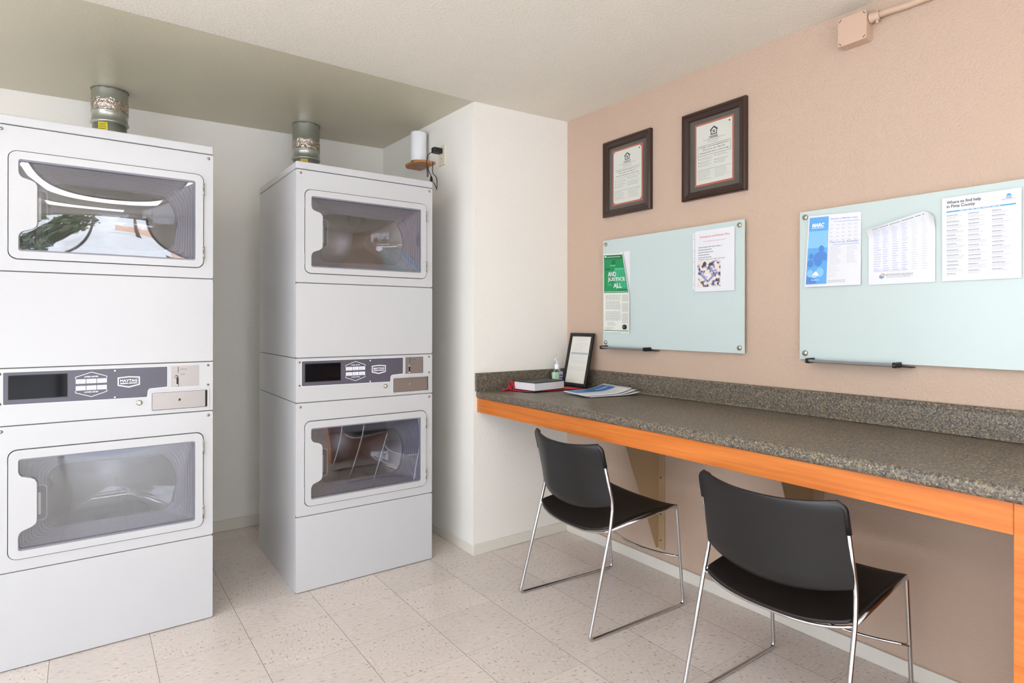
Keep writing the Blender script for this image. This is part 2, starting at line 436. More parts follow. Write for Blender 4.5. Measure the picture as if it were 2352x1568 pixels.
# unseen ceiling lamps, added to brighten the room and feed the door reflections
def lamp(x, y, label, e, rz=0, wd=1.0):
    t = thing('added_ceiling_lamp', label, 'added ceiling light', (x, y, ch(x, y) - .001), rz, 'added ceiling lamps')
    MB().box((-.62, -.13 * wd, -.03), (.62, .13 * wd, 0), 'white_plastic').build('housing', t, bevel=.004)
    m_ = MAT.get('added_lamp_glow') or pbr('added_lamp_glow', '#ffffff', .5); MAT['added_lamp_glow'] = m_
    b = m_.node_tree.nodes['Principled BSDF']; b.inputs['Emission Color'].default_value = (1, .985, .97, 1); b.inputs['Emission Strength'].default_value = e
    pr = [(-.12 * wd, -.031), (-.10 * wd, -.065), (-.06 * wd, -.085), (.06 * wd, -.085), (.10 * wd, -.065), (.12 * wd, -.031)]
    MB().prism([pr], lambda u, v, h: (h, u, v), -.60, .60, 'added_lamp_glow').build('diffuser', t)
lamp(.10, .45, 'added long ceiling lamp over the middle of the room, mirrored in the dryer doors', ADDED_LAMP)
lamp(-1.5, .1, 'added long ceiling lamp over the left side of the room, out of view', ADDED_LAMP, R(90), 2.6)
lamp(-.2, -.95, 'added long ceiling lamp behind the camera, mirrored in the dryer doors', ADDED_LAMP)

# ------------------------------------------------------------------ dryers
W, D_, HT = .676, .71, 1.952
def fr(u, v, h): return (u, -h, v)          # dryer front: u right, v up, h towards the room

GX0, GX1 = .066, .612
def glass_outline(z0, z1, o=0):
    """window shape of the door, with the moulded grip cut into its left side"""
    H = z1 - z0; x0, x1 = GX0 - o, GX1 + o; zb, zt = z0 - o, z1 + o; r = .008
    nt_, nb_ = z1 - .062 + o * -1, z0 + .070 + o      # where the grip starts and ends
    xg = .117 - o
    P = []
    P += arc(x0 + r, zb + r, r, 180, 270, 4) + arc(x1 - r, zb + r, r, 270, 360, 4) + arc(x1 - r, zt - r, r, 0, 90, 4) + arc(x0 + r, zt - r, r, 90, 180, 4)
    # down the left side to the grip (upper S), along the grip, lower S
    P += [(x0, nt_ + .018), (x0 + .003, nt_ + .007), (x0 + .010, nt_ - .001), (x0 + .022, nt_ - .005), (xg - .016, nt_ - .009), (xg - .006, nt_ - .015), (xg, nt_ - .028)]
    P += [(xg, nb_ + .030), (xg - .004, nb_ + .018), (xg - .014, nb_ + .010), (x0 + .022, nb_ + .004), (x0 + .010, nb_ - .001), (x0 + .003, nb_ - .009), (x0, nb_ - .020)]
    return P
def make_dryer_door(root, z0, z1, gz0, gz1, bulge):
    """z0..z1 door leaf, gz0..gz1 window"""
    d = bpy.data.objects.new('door', None); C.objects.link(d); d.parent = root; d.empty_display_size = .05
    out = rrect(.0395, z0, .6395, z1, .026)
    f = MB(); f.prism([out, glass_outline(gz0, gz1)[::-1]], fr, -.012, .006, 'enamel')
    f.build('door_frame', d, bevel=.0025)
    g = MB(); gs = glass_outline(gz0 + .0035, gz1 - .0035, 0)
    # dark rubber line around the pane
    g.prism([glass_outline(gz0, gz1, .0012), glass_outline(gz0 + .0032, gz1 - .0032, -.0022)[::-1]], fr, -.014, .002, 'liner')
    g.build('gasket', d)
    # pane bulging gently towards the room
    p = MB(); cx, cz, hw, hh = (GX0 + GX1) / 2, (gz0 + gz1) / 2, (GX1 - GX0) / 2 + .004, (gz1 - gz0) / 2 + .004
    def pane(u, v):
        a, b = u * 2 - 1, v * 2 - 1
        return (cx + a * hw, .006 - bulge * math.cos(a * math.pi / 2) * math.cos(b * math.pi / 2), cz + b * hh)
    p.grid(pane, 48, 28, 'glass_smoke'); p.build('glass_pane', d)
    # ribbed funnel behind the pane
    l = MB(); N = 64
    def outer(t):
        q = rrect(GX0 - .004, gz0 - .004, GX1 + .004, gz1 + .004, .012, 15); return q[int(t * len(q)) % len(q)]
    cxo = .345; iz0, iz1 = gz0 + .040, gz1 - .052
    inner = (arc(.175, iz0 + .035, .035, 180, 270, 15) + arc(.49, iz0 + .055, .055, 270, 340, 15) +
             arc(.40, (iz0 + iz1) / 2, .155, -18, 45, 15) + arc(.195, iz1 - .055, .055, 90, 180, 15))
    ot = rrect(GX0 - .004, gz0 - .004, GX1 + .004, gz1 + .004, .012, 15)
    K = 18; rings = []
    for k in range(K + 1):
        t = k / K; rib = .0022 * (k % 2)
        rings.append([((a[0] * (1 - t) + b[0] * t), .014 + .085 * t ** .9 + rib, (a[1] * (1 - t) + b[1] * t)) for a, b in zip(ot, inner)])
    n = len(ot); vs = [v for r_ in rings for v in r_]
    fs = [(k * n + i, k * n + (i + 1) % n, (k + 1) * n + (i + 1) % n, (k + 1) * n + i) for k in range(K) for i in range(n)]
    l.add(vs, fs, 'liner'); l.build('door_liner', d)
    ir = MB(); ir.tube([(a[0], .097, a[1]) for a in inner], .0016, 'gap', 6, closed=True); ir.build('bowl_rim', d)
    # inner bowl of clear glass
    bw = MB(); c0 = (.34, .098, (iz0 + iz1) / 2); Kb = 10; vs = []
    for k in range(Kb + 1):
        t = k / Kb
        for a in inner: vs.append((c0[0] + (a[0] - c0[0]) * (1 - t), c0[1] + .07 * (1 - (1 - t) ** 2), c0[2] + (a[1] - c0[2]) * (1 - t)))
    bw.add(vs, [(k * n + i, k * n + (i + 1) % n, (k + 1) * n + (i + 1) % n, (k + 1) * n + i) for k in range(Kb) for i in range(n)], 'glass_bowl', True)
    bw.build('inner_bowl', d)
    # grip: dark pocket with a bright lip behind the moulded tongue
    zc_ = (gz0 + gz1) / 2 - .002
    gp = MB(); gp.prism([rrect(.104, zc_ - .066, .145, zc_ + .064, .014), rrect(.108, zc_ - .062, .142, zc_ + .060, .012)[::-1]], fr, -.020, -.008, 'liner')
    gp.prism([rrect(.106, zc_ - .064, .143, zc_ + .062, .012)], fr, -.024, -.019, 'black').prism([rrect(.112, zc_ - .045, .127, zc_ + .035, .004)], fr, -.019, -.010, 'steel')
    gp.build('door_grip', d, bevel=.001)
    for zz in (z1 - .062, z0 + .060):
        h = MB(); h.box((.6385, -.0075, zz - .029), (.6435, .001, zz + .029), 'enamel')
        h.cyl((.6405, -.006, zz - .027), (.6405, -.006, zz + .010), .0032, 'steel', 10).cyl((.6405, -.006, zz + .012), (.6405, -.006, zz + .027), .0032, 'steel', 10)
        h.build('hinge', d)
    for zz in (z1 - .062, z0 + .064):
        MB().box((.0335, -.003, zz - .024), (.037, .001, zz + .024), 'enamel').build('latch_tab', d)
    return d
def screw(mb, x, z, r=.006, mat='steel', y=0):
    return mb.lathe([(0, -.0035), (r * .6, -.0033), (r, -.0012), (r, .001)], (x, y, z), mat, 14, 'Y')
def make_dryer(label, loc, rotz):
    t = thing('stacked_dryer', label, 'dryer', loc, rotz, 'stacked coin dryers')
    # body: side sheets in three tiers, back and dividers, all 2 mm apart at the seams
    c = MB()
    for z0, z1 in ((.0, .858), (.8615, 1.0605), (1.064, 1.9155)):
        c.box((0, .022, z0), (.008, D_, z1), 'enamel').box((W - .008, .022, z0), (W, D_, z1), 'enamel')
        c.box((.008, D_ - .008, z0), (W - .008, D_, z1), 'enamel')
    c.build('cabinet', t, bevel=.0015)
    dk = MB()
    for z in (.344, .860, 1.062, 1.404): dk.box((.003, .006, z - .004), (W - .003, D_ - .01, z + .004), 'gap')
    dk.box((.003, .012, .346), (.006 + .03, .02, .857), 'gap')
    dk.build('divider_shelf', t)
    # plain steel fronts
    for z0, z1 in ((.004, .3425), (1.0645, 1.4015)):
        MB().prism([rrect(0, z0, W, z1, .007, 4)], fr, -.02, 0, 'enamel').build('front_panel', t, bevel=.0028, seg=3)
    # door surrounds and doors
    for z0, z1, dz0, dz1, g0, g1 in ((.346, .8575, .388, .772, .416, .7405), (1.4055, 1.9155, 1.449, 1.828, 1.4765, 1.800)):
        fp = MB(); fp.prism([rrect(0, z0, W, z1, .007, 4), rrect(.0368, dz0 - .003, .6422, dz1 + .003, .028)[::-1]], fr, -.02, 0, 'enamel')
        fp.build('door_surround', t, bevel=.0022)
        for x in (.0195, .6585): screw(MB(), x, z1 - .016).build('panel_screw', t)
        bk = MB(); bk.prism([rrect(.03, dz0 - .01, .65, dz1 + .01, .02), rrect(GX0 - .002, g0 - .002, GX1 + .002, g1 + .002, .01)[::-1]], fr, -.020, -.014, 'gap')
        bk.build('door_seal', t)
        make_dryer_door(t, dz0, dz1, g0, g1, .015 if g0 > 1 else .0015)
        # drum: perforated shell with three lifters
        zc = (g0 + g1) / 2; rd = .235; dm = MB()
        dm.lathe([(rd, .11), (rd, .60), (0, .62)], (.335, 0, zc), 'drum', 48, 'Y')
        dm.lathe([(rd, .11), (.30, .10)], (.335, 0, zc), 'liner', 48, 'Y')
        dr = dm.build('drum', t)
        for q in range(3):
            a = R(50 + 120 * q); lf = MB()
            ca, sa = math.cos(a), math.sin(a); tv = (-sa, ca)
            def lp(u, v):
                ww = (u - .5) * .09; hgt = .055 * math.sin(math.pi * u); r_ = rd - hgt; tw = .04 * math.sin(v * 3)
                return (.335 + ca * r_ + tv[0] * (ww + tw), .12 + .46 * v, zc + sa * r_ + tv[1] * (ww + tw))
            lf.grid(lp, 8, 10, 'drum'); lf.build('drum_lifter', dr)
    # lid
    MB().box((-.001, -.006, 1.9185), (W + .001, D_ + .002, HT), 'enamel').build('lid', t, bevel=.006, seg=3)
    # control section: fascia with a recess for the coin drawer
    rec = rrect(.462, .876, .6565, .947, .004, 3)
    fs_ = MB(); fs_.prism([rrect(0, .8615, W, 1.0605, .003, 3), rec[::-1]], fr, -.02, 0, 'enamel')
    fs_.build('control_fascia', t, bevel=.0015)
    surround = MB(); surround.prism([rrect(.458, .871, .6615, .9525, .006, 4), rrect(.4625, .8765, .656, .9465, .004, 4)[::-1]], fr, -.03, .003, 'enamel')
    surround.build('drawer_surround', t, bevel=.001)
    dwr = MB(); dwr.box((.4635, .001, .8775), (.6485, .035, .9455), 'steel').box((.6485, .012, .8775), (.656, .035, .9455), 'dark_gap')
    dwr = dwr.build('coin_drawer', t, bevel=.0006)
    pl = MB(); pl.lathe([(0, -.001), (.003, -.001), (.003, .002)], (.556, 0, .913), 'black', 14, 'Y').lathe([(.003, -.002), (.0055, -.0015), (.006, .002)], (.556, 0, .913), 'brass', 16, 'Y')
    pl.build('drawer_keyhole', dwr)
    lk = MB(); lk.lathe([(.0045, -.004), (.009, -.0045), (.0105, -.002), (.011, .001)], (.4215, 0, .911), 'brass', 20, 'Y').lathe([(0, -.003), (.0045, -.004)], (.4215, 0, .911), 'white_plastic', 14, 'Y')
    lk.build('key_lock', t)
    for x, z in ((.0165, 1.043), (.0165, .938), (.658, 1.047), (.658, .967)): screw(MB(), x, z, .0045, 'gap').build('fascia_screw', t)
    # grey label panel, with a white edge
    def panel(o):
        return (arc(.0255 + .003, .935 + .003 , .003 + o, 180, 270, 3) + [(.447 + o, .932 - o), (.449 + o, .957), (.455, .9645 - o), (.514 + o, .968 - o)] +
                [(.5145 + o, 1.048 + o)] + arc(.0255 + .003, 1.048 - .003, .003 + o, 90, 180, 3))
    pa = MB(); pa.prism([panel(.0022)], fr, 0, .0008, 'print_white').prism([panel(0)], fr, 0, .0014, 'label_grey')
    pa = pa.build('label_panel', t)
    def pf(u, v, h): return (u, -.0014 - h, v)
    MB().prism([rrect(.0385, .951, .2025, 1.037, .002, 2)], fr, .0010, .0018, 'dark_gap').prism([rrect(.041, .954, .200, 1.034, .001, 2)], fr, .0010, .0024, 'display').build('display_window', pa)
    tx = MB()
    def stroke(pts, wd, mat='print_white', closed=False):
        n = len(pts); rng = range(n if closed else n - 1)
        for i in rng:
            a, b = Vector((*pts[i], 0)), Vector((*pts[(i + 1) % n], 0)); d = (b - a).normalized(); nn = Vector((-d.y, d.x, 0)) * wd / 2; e = d * wd * .4
            q = [a - e + nn, b + e + nn, b + e - nn, a - e - nn]
            tx.add([pf(p.x, p.y, .0005) for p in q], [(0, 1, 2, 3)], mat)
    stroke([(.2255, 1.0155), (.2255, 1.021), (.2725, 1.038), (.3195, 1.021), (.3195, 1.0155)], .0022)
    stroke([(.2255, .969), (.2255, .9635), (.2725, .9465), (.3195, .9635), (.3195, .969)], .0022)
    tx.text('UPPER DRYER', pf, .2725, 1.0185, .042, .0052, 'print_white', bold=.03, align='C')
    tx.text('LOWER DRYER', pf, .2725, .9615, .042, .0052, 'print_white', bold=.03, align='C')
    rr = random.Random(3)
    for zb in (.9965, .9715):
        for i in range(3):
            x0 = .226 + i * .0318
            tx.flat([(x0, zb), (x0 + .0295, zb), (x0 + .0295, zb + .0165), (x0, zb + .0165)], pf, .0005, 'print_white')
            tx.lines(pf, x0 + .004, zb + .0125, .0215, 3, .0046, .0013, 'print_grey', .0008, .3, False, rr)
    # maker badge
    bo = [(.3525, 1.0135), (.388, 1.0165), (.4235, 1.0135), (.4235, .9815), (.388, .9725), (.3525, .9815)]
    bi = [(.3565, 1.0095), (.388, 1.0122), (.4195, 1.0095), (.4195, .9848), (.388, .9775), (.3565, .9848)]
    tx.prism([bo, bi[::-1]], pf, 0, .0008, 'print_white')
    tx.text('MAYTAG', pf, .388, .9945, .0545, .0105, 'print_white', bold=.028, align='C')
    tx.flat([(.361, .9915), (.386, .9915), (.386, .9878), (.361, .9872)], pf, .0005, 'print_white')
    tx.flat([(.388, .9915), (.4155, .9915), (.4155, .9878), (.388, .9878)], pf, .0005, 'print_white')
    tx.build('printed_legend', pa)
    for z in (1.0395, .9385): screw(MB(), .3445, z, .0035, 'print_white', -.0014).build('label_screw', pa)
    # coin slot plate
    cp = MB(); cp.prism([rrect(.5275, .966, .6245, 1.049, .001, 2)], fr, 0, .0012, 'steel')
    cp = cp.build('coin_plate', t)
    cs = MB(); cs.box((.5505, -.0018, 1.022), (.5525, -.0008, 1.0455), 'black').box((.546, -.0018, .972), (.5535, -.0008, 1.001), 'black')
    cs.lines(pf, .559, 1.036, .024, 1, .005, .0022, 'gap', .0003, .1, False).lines(pf, .559, 1.018, .018, 2, .005, .0012, 'gap', .0003, .2, False)
    cs.build('coin_slot', cp)
    MB().lathe([(0, -.012), (.005, -.011), (.0065, -.006), (.005, -.001)], (.5455, 0, 1.006), 'steel', 18, 'Y').build('return_button', cp)
    MB().lathe([(0, -.006), (.005, -.005), (.0055, -.001)], (.550, 0, .972), 'chrome', 14, 'Y').build('coin_knob', cp)
    return t
make_dryer('left white stacked dryer cut off by the photo edge, outdoors mirrored in its upper door', (.4298 - .676, 2.811, 0), 0)
d2 = make_dryer('right white stacked dryer standing in the alcove beside the white closet wall', (.762, 2.8205, 0), -.0027)

# ------------------------------------------------------------------ vent ducts behind the dryers
def duct(x, y, zb, label):
    top = ch(x, y) + .0
    t = thing('vent_duct', label, 'duct', (x, y, 1.80), 0, 'metal vent ducts')
    z0 = -.0
    def P(z): return z - 1.80
    m = MB(); r = .0755
    m.lathe([(r, P(top) - .003), (r, P(zb + .052)), (r + .002, P(zb + .050)), (r + .002, P(zb + .044)), (r, P(zb + .042)), (r, P(zb + .004)), (r + .004, P(zb)), (r + .004, P(zb - .008)), (r - .004, P(zb - .012))], (0, 0, 0), 'galv', 40)
    m.build('upper_pipe', t)
    el = MB(); pts = [(0, 0, P(zb - .005)), (0, 0, P(2.06)), (0, -.004, P(2.0)), (0, -.02, P(1.93)), (0, -.045, P(1.87)), (0, -.075, P(1.845))]
    el.tube(pts, .0715, 'galv', 32); el.build('elbow', t)
    tp = MB(); n = 40
    for k in range(n):
        a0, a1 = 2 * math.pi * k / n, 2 * math.pi * (k + 1) / n
        def q(a, z, k_): 
            rr_ = r + .0015 + .0012 * math.sin(k_ * 2.7); return (rr_ * math.cos(a), rr_ * math.sin(a), z)
        za = P(zb + .104) + .006 * math.sin(k * 1.3); zc = P(zb + .104) + .006 * math.sin((k + 1) * 1.3)
        tp.add([q(a0, za - .055, k), q(a1, zc - .055, k + 1), q(a1, zc, k + 1), q(a0, za, k)], [(0, 1, 2, 3)], 'foil', True)
    tp.build('foil_tape', t)
    # ragged cut rim at the ceiling
    rm = MB(); rnd = random.Random(int(x * 100) + 5); hs = [.004 + .007 * rnd.random() for _ in range(n)]
    for k in range(n):
        a0, a1 = 2 * math.pi * k / n, 2 * math.pi * (k + 1) / n; R2 = r + .0025; zt = P(top) - .001
        rm.add([(R2 * math.cos(a0), R2 * math.sin(a0), zt - hs[k]), (R2 * math.cos(a1), R2 * math.sin(a1), zt - hs[(k + 1) % n]), (R2 * math.cos(a1), R2 * math.sin(a1), zt), (R2 * math.cos(a0), R2 * math.sin(a0), zt)], [(0, 1, 2, 3)], 'gap')
    rm.build('cut_rim', t)
    lb = MB(); r3 = .0735
    def lf(u, v, h):
        a = R(-118) + u / r3; return ((r3 + h) * math.cos(a), (r3 + h) * math.sin(a), v)
    lb.prism([[(i * .005 - .015, P(zb - .09)) for i in range(9)] + [(i * .005 - .015, P(zb - .016)) for i in range(8, -1, -1)]], lf, 0, .001, 'yellow')
    lb.lines(lf, -.011, P(zb - .022), .032, 8, .008, .0022, 'ink', .0014, .2, False)
    lb.build('warning_label', t)
duct(.107, 3.69, 2.213, 'galvanised vent duct with foil tape rising behind the left dryer to the ceiling')
duct(1.054, 3.69, 2.190, 'galvanised vent duct with foil tape rising behind the right dryer to the ceiling')

# ------------------------------------------------------------------ shelf, router, plug on the side of the closet wall
sh = thing('wall_shelf', 'small orange wooden shelf fixed to the white closet wall', 'shelf', (XK, 3.26, 2.145))
m = MB(); m.prism([[(0, -.10), (-.085, -.10), (-.118, -.055), (-.118, .06), (-.09, .10), (0, .10)]], lambda u, v, h: (u, v, h), 0, .014, 'shelf_wood'); m.build('board', sh, bevel=.0015)
m = MB(); m.box((-.004, -.01, -.055), (-.0005, .01, 0), 'steel').box((-.08, -.01, -.004), (-.0005, .01, 0), 'steel')
for xx, yy in ((-.03, .03), (-.06, .02), (-.03, -.03)): m.lathe([(0, -.003), (.004, -.002), (.004, 0)], (xx, yy, 0), 'steel', 10)
m.build('bracket', sh)
rt = thing('wireless_router', 'white upright cylinder router standing on the small wooden shelf', 'router', (XK - .060, 3.262, 2.1595))
m = MB(); m.lathe([(0, 0), (.042, 0), (.045, .004), (.045, .014)], (0, 0, 0), 'black', 36); m.build('base_ring', rt)
m = MB(); m.lathe([(.045, .012), (.046, .016), (.046, .176), (.043, .1815), (0, .183)], (0, 0, 0), 'white_plastic', 40); m.build('housing', rt)
m = MB(); m.lathe([(0, .0), (.006, .001), (.006, .004)], (-.035, -.012, .178), 'black', 10); m.build('top_vent', rt)
ou = thing('wall_outlet', 'cream double wall outlet on the closet wall beside the shelf', 'outlet', (XK, 3.08, 2.176))
m = MB(); m.prism([rrect(-.036, -.057, .036, .057, .004, 3)], lambda u, v, h: (-h, u, v), 0, .005, 'ivory'); m.build('cover_plate', ou, bevel=.0015)
for zz in (.02, -.02):
    m = MB(); m.prism([rrect(-.012, zz - .014, .012, zz + .014, .008, 4)], lambda u, v, h: (-h, u, v), .003, .007, 'ivory')
    m.box((-.0075, -.006, zz - .002), (-.0068, -.004, zz + .007), 'black').box((-.0075, .004, zz - .002), (-.0068, .006, zz + .007), 'black'); m.build('socket', ou)
ad = thing('power_adapter', 'black plug-in power adapter in the upper socket of the outlet', 'power adapter', (XK - .008, 3.08, 2.198))
m = MB(); m.prism([[(0, -.017), (-.045, -.020), (-.055, -.014), (-.055, .014), (-.045, .020), (0, .017)]], lambda u, v, h: (u, v, h), -.013, .016, 'black'); m.build('housing', ad, bevel=.002)
m = MB()
pts = fillet([(-.050, 0, -.008), (-.070, .03, -.02), (-.065, .055, -.07), (-.05, .045, -.12), (-.04, .02, -.16), (-.045, .05, -.20), (-.03, .06, -.16), (-.04, .01, -.18), (-.035, -.01, -.215)], .02)
m.tube(pts, .0022, 'black', 6)
m.tube(fillet([(-.045, .015, -.06), (-.045, .02, -.11), (-.04, .02, -.13), (-.035, -.012, -.15), (-.035, -.02, -.19), (-.035, -.012, -.225)], .02), .0022, 'black', 6)
for k in range(3): m.tube([(-.04 + .012 * math.cos(a / 10 * 2 * math.pi), .05 + .03 * math.cos(a / 10 * 2 * math.pi) - .004 * k, -.165 + .03 * math.sin(a / 10 * 2 * math.pi) - .006 * k) for a in range(10)], .002, 'black', 6, closed=True)
m.build('cord', ad)

# ------------------------------------------------------------------ worktop and its wooden support
Y0 = .10
wt = thing('worktop', 'long speckled brown laminate worktop running along the tan wall', 'countertop', (0, 0, 0))
prof = [(XR - .002, .828), (XR - .002, .862)] + [(1.66, .8645)] + arc(1.650, .8505, .014, 90, 180, 6) + arc(1.650, .8385, .014, 180, 235, 3) + [(1.645, .826), (1.66, .826)]
m = MB(); m.prism([prof], lambda u, v, h: (u + (.013 * (h - .4) / 2.33 if u < 1.7 else 0), h, v), Y0, YK - .0015, 'laminate'); m.build('top', wt)
prof = [(XR - .0015, .860), (XR - .0015, .9605)] + [(XR - .008, .961)] + arc(XR - .014, .951, .010, 80, 170, 5) + [(XR - .0225, .94), (XR - .0225, .872), (XR - .026, .865), (XR - .03, .8635)]
m = MB(); m.prism([prof], lambda u, v, h: (u, h, v), Y0, YK - .021, 'laminate'); m.build('backsplash', wt)
m = MB(); m.box((XK + .007, YK - .020, .862), (XR - .0015, YK - .0015, .957), 'laminate'); m.build('side_splash', wt, bevel=.0015)
cb = thing('counter_support', 'orange stained wood apron and end post carrying the laminate worktop', 'counter frame', (0, 0, 0))
m = MB(); m.box((1.655, .428, .752), (1.673, YK - .0015, .8255), 'orange_wood'); m.build('apron_board', cb, bevel=.001)
m = MB(); m.box((1.652, .335, 0), (1.673, .427, .8255), 'orange_wood'); m.build('end_post', cb, bevel=.001)
m = MB(); m.box((1.673, .335, 0), (XR - .002, .353, .8255), 'orange_wood'); m.build('end_panel', cb, bevel=.001)
def bracket(y, label):
    t = thing('shelf_bracket', label, 'bracket', (XR, y, 0), 0, 'counter brackets on the wall')
    m = MB(); m.prism([[(-.0015, .112), (-.02, .112), (-.30, .81), (-.30, .8265), (-.0015, .8265)]], lambda u, v, h: (u, h, v), 0, .003, 'tan_metal'); m.build('gusset_plate', t)
    m = MB(); m.box((-.0045, -.040, .108), (-.0015, 0, .8265), 'tan_metal')
    for zz in (.15, .28, .46): m.lathe([(0, -.001), (.004, -.001), (.004, .001)], (-.0045, -.016, zz), 'black', 12, 'X')
    for zz in (.13, .43): m.lathe([(0, -.002), (.003, -.001), (.003, .001)], (-.0045, -.026, zz), 'brass', 12, 'X')
    m.build('wall_flange', t)
bracket(2.019, 'tan metal bracket under the worktop behind the far chair')
bracket(1.222, 'tan metal bracket under the worktop behind the near chair back')

# ------------------------------------------------------------------ chairs
def make_chair(label, loc, rotz):
    t = thing('stacking_chair', label, 'chair', loc, rotz, 'black chairs at the counter')
    rt_ = .0069; hr, hf = .250, .236
    fm = MB()
    for s in (-1, 1):
        path = fillet([(.082, s * .232, .700), (.130, s * .236, .502), (.112, s * .243, .415), (0, s * hr, rt_), (.53, s * hf, rt_), (.492, s * .232, .440), (.115, s * .240, .405)],
                      {1: .035, 2: .03, 3: .022, 4: .025, 5: .022}, 6)
        leg = MB(); leg.tube(path, rt_, 'chrome', 10); leg.build('side_frame', t)
    # rear rail follows the dished seat edge, a thin wire follows the backrest foot
    def rail(y):  # y in -1..1
        q = 1 - y * y; q2 = max(0, 1 - abs(y) ** 3)
        return (.112 - .035 * q2, y * .240, .402 - .028 * q2)
    m = MB(); m.tube([rail(-1 + i / 12) for i in range(25)], .0048, 'chrome', 8); m.build('rear_rail', t)
    m = MB(); m.tube([(.510 - .055 * (1 - (i / 8 - 1) ** 2), (i / 8 - 1) * .236, .215 - .004 * (1 - (i / 8 - 1) ** 2)) for i in range(17)], .0048, 'chrome', 8); m.build('stretcher', t)
    m = MB(); m.tube([(.48, (i / 8 - 1) * .23, .432 - .012 * (1 - (i / 8 - 1) ** 2)) for i in range(17)], .005, 'chrome', 8); m.build('front_rail', t)
    # seat: dished black sheet
    def seat(u, v):
        y = (u * 2 - 1); q = max(0, 1 - abs(y) ** 2.6)
        xs = .100 - .030 * q * (1 - v) ** 2 + v * (.408 + .010 * q)
        z = .412 + .030 * v - (.030 - .014 * v) * q + .010 * math.sin(v * math.pi) - (.012 * max(0, v - .93) / .07)
        cy = .236 - (.012 * max(0, (v - .95) / .05) ** 2) - (.012 * max(0, (.06 - v) / .06) ** 2)
        return (xs, y * cy, z)
    m = MB(); m.grid(seat, 28, 20, 'black_vinyl'); o = m.build('seat', t); solidify(o, .011, 0)
    b = o.modifiers.new('bevel', 'BEVEL'); b.width = .003; b.segments = 2; b.limit_method = 'ANGLE'; b.angle_limit = R(50)
    # backrest: curved sheet, wrapped round the uprights
    def back(u, v):
        y = (u * 2 - 1); q = max(0, 1 - abs(y) ** 2.2)
        zlo = .498 - .036 * q; zhi = .748 - .018 * q
        r = .022
        z = zlo + (zhi - zlo) * v
        xside = .126 + (.070 - .126) * v + .004 * math.sin(v * math.pi)
        bow = (.060 - .008 * v) * q
        lip = .012 * max(0, (.14 - v) / .14) ** 2 * q          # foot turned in towards the seat
        yy = .237
        if v > .88: yy -= .022 * ((v - .88) / .12) ** 3
        return (xside - bow + lip, y * yy, z)
    m = MB(); m.grid(back, 32, 20, 'black_plastic'); o = m.build('backrest', t); solidify(o, .010, 0)
    b = o.modifiers.new('bevel', 'BEVEL'); b.width = .004; b.segments = 2; b.limit_method = 'ANGLE'; b.angle_limit = R(50)
    for s in (-1, 1):
        slv = MB(); slv.tube(fillet([(.093, s * .2335, .655), (.0745, s * .232, .728), (.068, s * .208, .738), (.060, s * .19, .735)], .022), .0088, 'black_plastic', 12)
        slv.build('backrest_sleeve', o)
    return t
c1 = make_chair('far black chair with chrome sled legs, nearest the white corner', (1.555, 1.966, 0), R(-3.4))
def copy_tree(o, parent=None):
    c = o.copy(); C.objects.link(c)
    if parent: c.parent = parent
    for ch_ in list(o.children): copy_tree(ch_, c)
    return c
c2 = copy_tree(c1); c2.location = (1.546, 1.018, 0); c2.rotation_euler = (0, 0, R(1.6))
c2['label'] = 'near black chair with chrome sled legs, closest to the orange end post'

